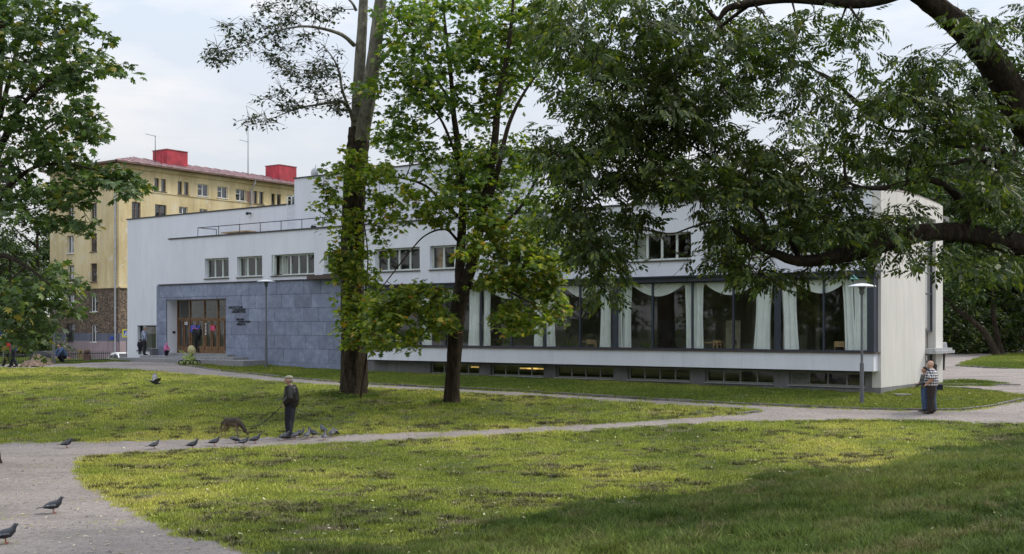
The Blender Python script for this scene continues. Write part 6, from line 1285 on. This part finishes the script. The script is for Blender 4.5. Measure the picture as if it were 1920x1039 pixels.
def scatter(name, XY, scl, protos, label=None):
    XY = np.asarray(XY); n = len(XY); P3 = np.column_stack([XY, tz(XY[:, 0], XY[:, 1])])
    me = bpy.data.meshes.new(name); me.vertices.add(n); me.vertices.foreach_set('co', P3.astype(np.float32).ravel())
    a = me.attributes.new('rz', 'FLOAT', 'POINT'); a.data.foreach_set('value', rng.uniform(0, 6.283, n).astype(np.float32)); a = me.attributes.new('sc', 'FLOAT', 'POINT'); a.data.foreach_set('value', np.asarray(scl, np.float32)); a = me.attributes.new('ix', 'INT', 'POINT'); a.data.foreach_set('value', rng.integers(0, len(protos), n).astype(np.int32))
    o = obj(name, me, kind='stuff'); col = bpy.data.collections.new(name+'_kinds')
    for p in protos: col.objects.link(p)
    g = bpy.data.node_groups.new(name, 'GeometryNodeTree'); g.interface.new_socket('Geometry', in_out='INPUT', socket_type='NodeSocketGeometry'); g.interface.new_socket('Geometry', in_out='OUTPUT', socket_type='NodeSocketGeometry')
    nn = g.nodes; gi = nn.new('NodeGroupInput'); go = nn.new('NodeGroupOutput'); ip = nn.new('GeometryNodeInstanceOnPoints'); ci = nn.new('GeometryNodeCollectionInfo'); ci.inputs[0].default_value = col; ci.inputs['Separate Children'].default_value = True; ci.inputs['Reset Children'].default_value = True
    def at_(nm, ty): q = nn.new('GeometryNodeInputNamedAttribute'); q.data_type = ty; q.inputs[0].default_value = nm; return q.outputs[0]
    cx = nn.new('ShaderNodeCombineXYZ'); g.links.new(at_('rz', 'FLOAT'), cx.inputs[2]); e2r = nn.new('FunctionNodeEulerToRotation'); g.links.new(cx.outputs[0], e2r.inputs[0])
    g.links.new(gi.outputs[0], ip.inputs['Points']); g.links.new(ci.outputs[0], ip.inputs['Instance']); ip.inputs['Pick Instance'].default_value = True; g.links.new(at_('ix', 'INT'), ip.inputs['Instance Index']); g.links.new(e2r.outputs[0], ip.inputs['Rotation']); g.links.new(at_('sc', 'FLOAT'), ip.inputs['Scale'])
    mp_ = nn.new('GeometryNodeMeshToPoints'); g.links.new(gi.outputs[0], mp_.inputs[0]); g.links.new(mp_.outputs[0], ip.inputs['Points'])
    g.links.new(ip.outputs[0], go.inputs[0]); m = o.modifiers.new('grass', 'NODES'); m.node_group = g; return o
def sample(n, y0, y1, t0=-.52, t1=.52, inv=1.0):
    Yv = (y0**inv+(y1**inv-y0**inv)*rng.random(n))**(1/inv) if inv != 0 else y0*(y1/y0)**rng.random(n); T = rng.uniform(t0, t1, n); return T*Yv, Yv
def libmask(X, Y): # outside the buildings
    a = (X-OX)*LF.d[0]+(Y-OY)*LF.d[1]; w = (X-OX)*LF.n[0]+(Y-OY)*LF.n[1]; return ~((w < .05) & (a > -.1) & (w > -e2-.1) | ((w < .1) & (w > -14) & (a > 0)))
def stepmask(X, Y): a = (X-OX)*LF.d[0]+(Y-OY)*LF.d[1]; w = (X-OX)*LF.n[0]+(Y-OY)*LF.n[1]; return ~((a > u(458, 1.75)) & (w < 1.8) & (w > -3))
X, Y = sample(115000, 14, 95, inv=.75); d = iscut(X, Y); ok = ~ispath(X, Y) & libmask(X, Y) & stepmask(X, Y)
front = (Y > 36) & ((X-OX)*LF.n[0]+(Y-OY)*LF.n[1] < 9.0)
px_ = 960+F*X/Y; py_ = HY-F*(tz(X, Y)-EYE)/Y; infront = ~inpoly(px_, py_, P_LOW[:1]+[(-700, 697)]+P_LOW[1:]) & (Y > 36)
mow = ok & (d < .2)
lawnA = mow & infront; lawnB = mow & ~infront
nz_ = np.sin(X*.9+np.sin(Y*1.3)*1.4)*np.sin(Y*1.7+np.sin(X*.6)*1.2)
def kinds(base, nb, r, h, w, mat, n=4, lean=.5): return [blade_clump(base, nb, r, h*(.85+.1*i), w, mat, i+hash(base) % 7 if 0 else i+nb, lean) for i in range(n)]
scatter('mown_grass', np.column_stack([X[lawnB], Y[lawnB]]), (.78+.012*Y[lawnB])*(1+.22*nz_[lawnB]+.38*np.sin(X[lawnB]*3.7+2*np.sin(Y[lawnB]*2.3))*np.sin(Y[lawnB]*5.3+1.7*np.sin(X[lawnB]*1.9)))*rng.uniform(.55, 1.2, lawnB.sum()), kinds('grass_tuft', 42, .17, .055, .009, m_blade, lean=.9))
scatter('fresh_grass', np.column_stack([X[lawnA], Y[lawnA]]), (.85+.01*Y[lawnA])*rng.uniform(.7, 1.1, lawnA.sum()), kinds('fresh_tuft', 44, .19, .06, .01, m_bladeF))
X, Y = sample(60000, 7.5, 46, -.2, .52, inv=.9); d = iscut(X, Y); ok = ~ispath(X, Y) & (d > .0) & (Y < 44); X, Y, d = X[ok], Y[ok], d[ok]
scatter('long_grass', np.column_stack([X, Y]), np.clip(.5+d*.2, .45, .95)*rng.uniform(.55, 1.25, len(X))*(.85+.008*Y)*(1+.45*np.sin(X*2.9+1.7*np.sin(Y*1.9))*np.sin(Y*3.3+1.3*np.sin(X*2.2))+.25*np.sin(X*7.3+Y*2)*np.sin(Y*8.1-X*3)), kinds('long_tuft', 30, .11, .12, .009, m_bladeL, 6, 1.1))
# raked up clippings: brown clods lying in drifts over the mown lawns
M = MT('dry_clippings'); g_ = M.new('NewGeometry'); M.col(M.ramp(g_.outputs['Random Per Island'], [(0, (.03, .032, .012)), (.5, (.085, .09, .03)), (.85, (.15, .13, .055)), (1, (.28, .23, .12))])); M.p.inputs['Roughness'].default_value = .95; m_clip = M.m
X, Y = sample(90000, 15, 60, inv=.8); q = np.sin(X*.7+2*np.sin(Y*.35))*np.sin(Y*1.25+1.5*np.sin(X*.3))+.6*np.sin(X*2.3+Y)*np.sin(Y*3.1-X)+rng.normal(0, .42, len(X)); ok = ~ispath(X, Y) & (iscut(X, Y) < .3) & (q+.55*np.sin(X*5.1+Y*2.2)*np.sin(Y*7.3-X*1.9) > .5) & (rng.random(len(X)) < .28) & libmask(X, Y)
px_ = 960+F*X/Y; py_ = HY-F*(tz(X, Y)-EYE)/Y; ok &= inpoly(px_, py_, P_LOW) | (py_ > 780)
X, Y = X[ok], Y[ok]; scatter('grass_clippings', np.column_stack([X, Y]), rng.uniform(.5, 1.3, len(X))**1.4, [blade_clump('clipping', 60, .13, .07, .013, m_clip, 50+i, 1.6) for i in range(3)])
# ragged grass on the verges of the gravel
X, Y = sample(90000, 14, 60, inv=.7); e_ = .07; near = (ispath(X, Y) & ~(ispath(X+.16, Y) & ispath(X-.16, Y) & ispath(X, Y+.3) & ispath(X, Y-.3))); X, Y = X[near], Y[near]
scatter('verge_grass', np.column_stack([X, Y]), rng.uniform(.4, 1.0, len(X)), kinds('verge_tuft', 22, .12, .055, .008, m_blade))
RX, RY = [], []
for tb_, rr_, n_ in ((T2.base, .75, 260), (T3.base, .42, 170)):
    for _ in range(n_): a_ = random.uniform(0, 6.28); q_ = rr_+abs(random.gauss(0, .22)); RX.append(tb_.x+q_*math.cos(a_)); RY.append(tb_.y+q_*math.sin(a_))
scatter('grass_round_trunks', np.column_stack([RX, RY]), rng.uniform(.9, 2.4, len(RX)), kinds('trunk_tuft', 20, .1, .07, .01, m_bladeL, 3))  # tufts added round both trunk feet to give a contact shadow
X, Y = sample(5000, 15, 40, -.5, .0, inv=.8); ok = ispath(X, Y) & (np.sin(X*1.7+Y)*np.sin(Y*2.1-X*.8)+.3*np.sin(X*5.3)*np.sin(Y*4.7) > .68); X, Y = X[ok], Y[ok]; scatter('weeds_in_gravel', np.column_stack([X, Y]), rng.uniform(.3, .7, len(X)), kinds('weed', 12, .1, .045, .007, m_blade, 2))
# fallen leaves
M = MT('fallen_leaf'); g_ = M.new('NewGeometry'); M.col(M.ramp(g_.outputs['Random Per Island'], [(0, (.3, .25, .08)), (.4, (.5, .45, .2)), (.8, (.65, .6, .42)), (1, (.25, .1, .04))])); m_fall = M.m
X, Y = sample(4200, 12, 60, inv=.8); ok = libmask(X, Y) & stepmask(X, Y) & ((X > -8)|(rng.random(len(X)) < .5)); X, Y = X[ok], Y[ok]; n = len(X); zt2 = tz(X, Y)+np.where(ispath(X, Y), .012, .055)
T = np.array(mapleS); a = rng.uniform(0, 6.28, n); sz = rng.uniform(.035, .085, n); V = np.stack([X[:, None]+sz[:, None]*(T[None, :, 0]*np.cos(a)[:, None]-T[None, :, 1]*np.sin(a)[:, None]), Y[:, None]+sz[:, None]*(T[None, :, 0]*np.sin(a)[:, None]+T[None, :, 1]*np.cos(a)[:, None]), zt2[:, None]+sz[:, None]*(T[None, :, 2]+rng.normal(0, .25, (n, 1))*T[None, :, 0])], -1).reshape(-1, 3)
obj('fallen_leaves', npmesh('fallen_leaves', V, (np.array(mapleSF).ravel()[None]+(np.arange(n)*len(T))[:, None]).ravel(), 4), m_fall, kind='stuff')
# pebbles
X, Y = sample(16000, 14, 45, -.5, .5, inv=.7); ok = ispath(X, Y); X, Y = X[ok], Y[ok]; n = len(X); T = np.array([(1, 0, 0), (0, 1, 0), (-1, 0, 0), (0, -1, 0), (0, 0, .7)]); FF = [(0, 1, 4), (1, 2, 4), (2, 3, 4), (3, 0, 4)]; sz = rng.uniform(.006, .02, n)*np.where(rng.random(n) < .06, 2.2, 1); a = rng.uniform(0, 6.28, n)
V = np.stack([X[:, None]+sz[:, None]*(T[None, :, 0]*np.cos(a)[:, None]-T[None, :, 1]*np.sin(a)[:, None]), Y[:, None]+sz[:, None]*(T[None, :, 0]*np.sin(a)[:, None]+T[None, :, 1]*np.cos(a)[:, None]), tz(X, Y)[:, None]+sz[:, None]*T[None, :, 2]], -1).reshape(-1, 3)
obj('pebbles', npmesh('pebbles', V, (np.array(FF).ravel()[None]+(np.arange(n)*5)[:, None]).ravel(), 3), m_kerb, kind='stuff')
# big fallen compound leaves and low weeds on the mound
m_pale = leafm('fresh_fallen_leaf', [(0, (.2, .28, .08)), (1, (.3, .36, .14))])
for px, py, s, m, lb in ((1410, 963, .42, m_pale, 'bright green fallen compound leaf in the long grass, largest on the mound'), (1144, 1002, .3, m_pale, 'pale fallen leaf near the bottom edge of the picture'), (1782, 917, .3, m_pale, 'pale curled leaf lying high on the grassy mound at right'), (1622, 890, .28, m_pale, 'small light leaf on the mound near the mown edge')):
    b = MB(); b.add([(x_*s, y_*s, z_*s) for x_, y_, z_ in compT], compF); o = b.ob('fallen_leaf', m, None, loc=gp(px, py)+Vector((0, 0, .14)), rot=random.uniform(0, 6)); o['label'] = lb; o['category'] = 'leaf'; o['group'] = 'large leaves fallen on the mound'
g0 = gp(622, 742); wd_ = obj('weed_patch', None, loc=g0, label='low bright green leafy weeds at the foot of the great poplar', cat='weeds')
b = MB()
for _ in range(260):
    a, r_ = random.uniform(0, 6.28), random.random()*.9; p = Vector((r_*math.cos(a)*1.2, r_*math.sin(a)*.5, random.uniform(.05, .22))); s_ = random.uniform(.06, .12); q_ = Matrix.Rotation(random.uniform(0, 6.28), 3, 'Z') @ Matrix.Rotation(random.gauss(0, .5), 3, 'X')
    b.add([p+q_ @ (Vector(v)*s_) for v in ovate], ovateF)
b.ob('leaves', m_lmapleY, wd_, kind='stuff')
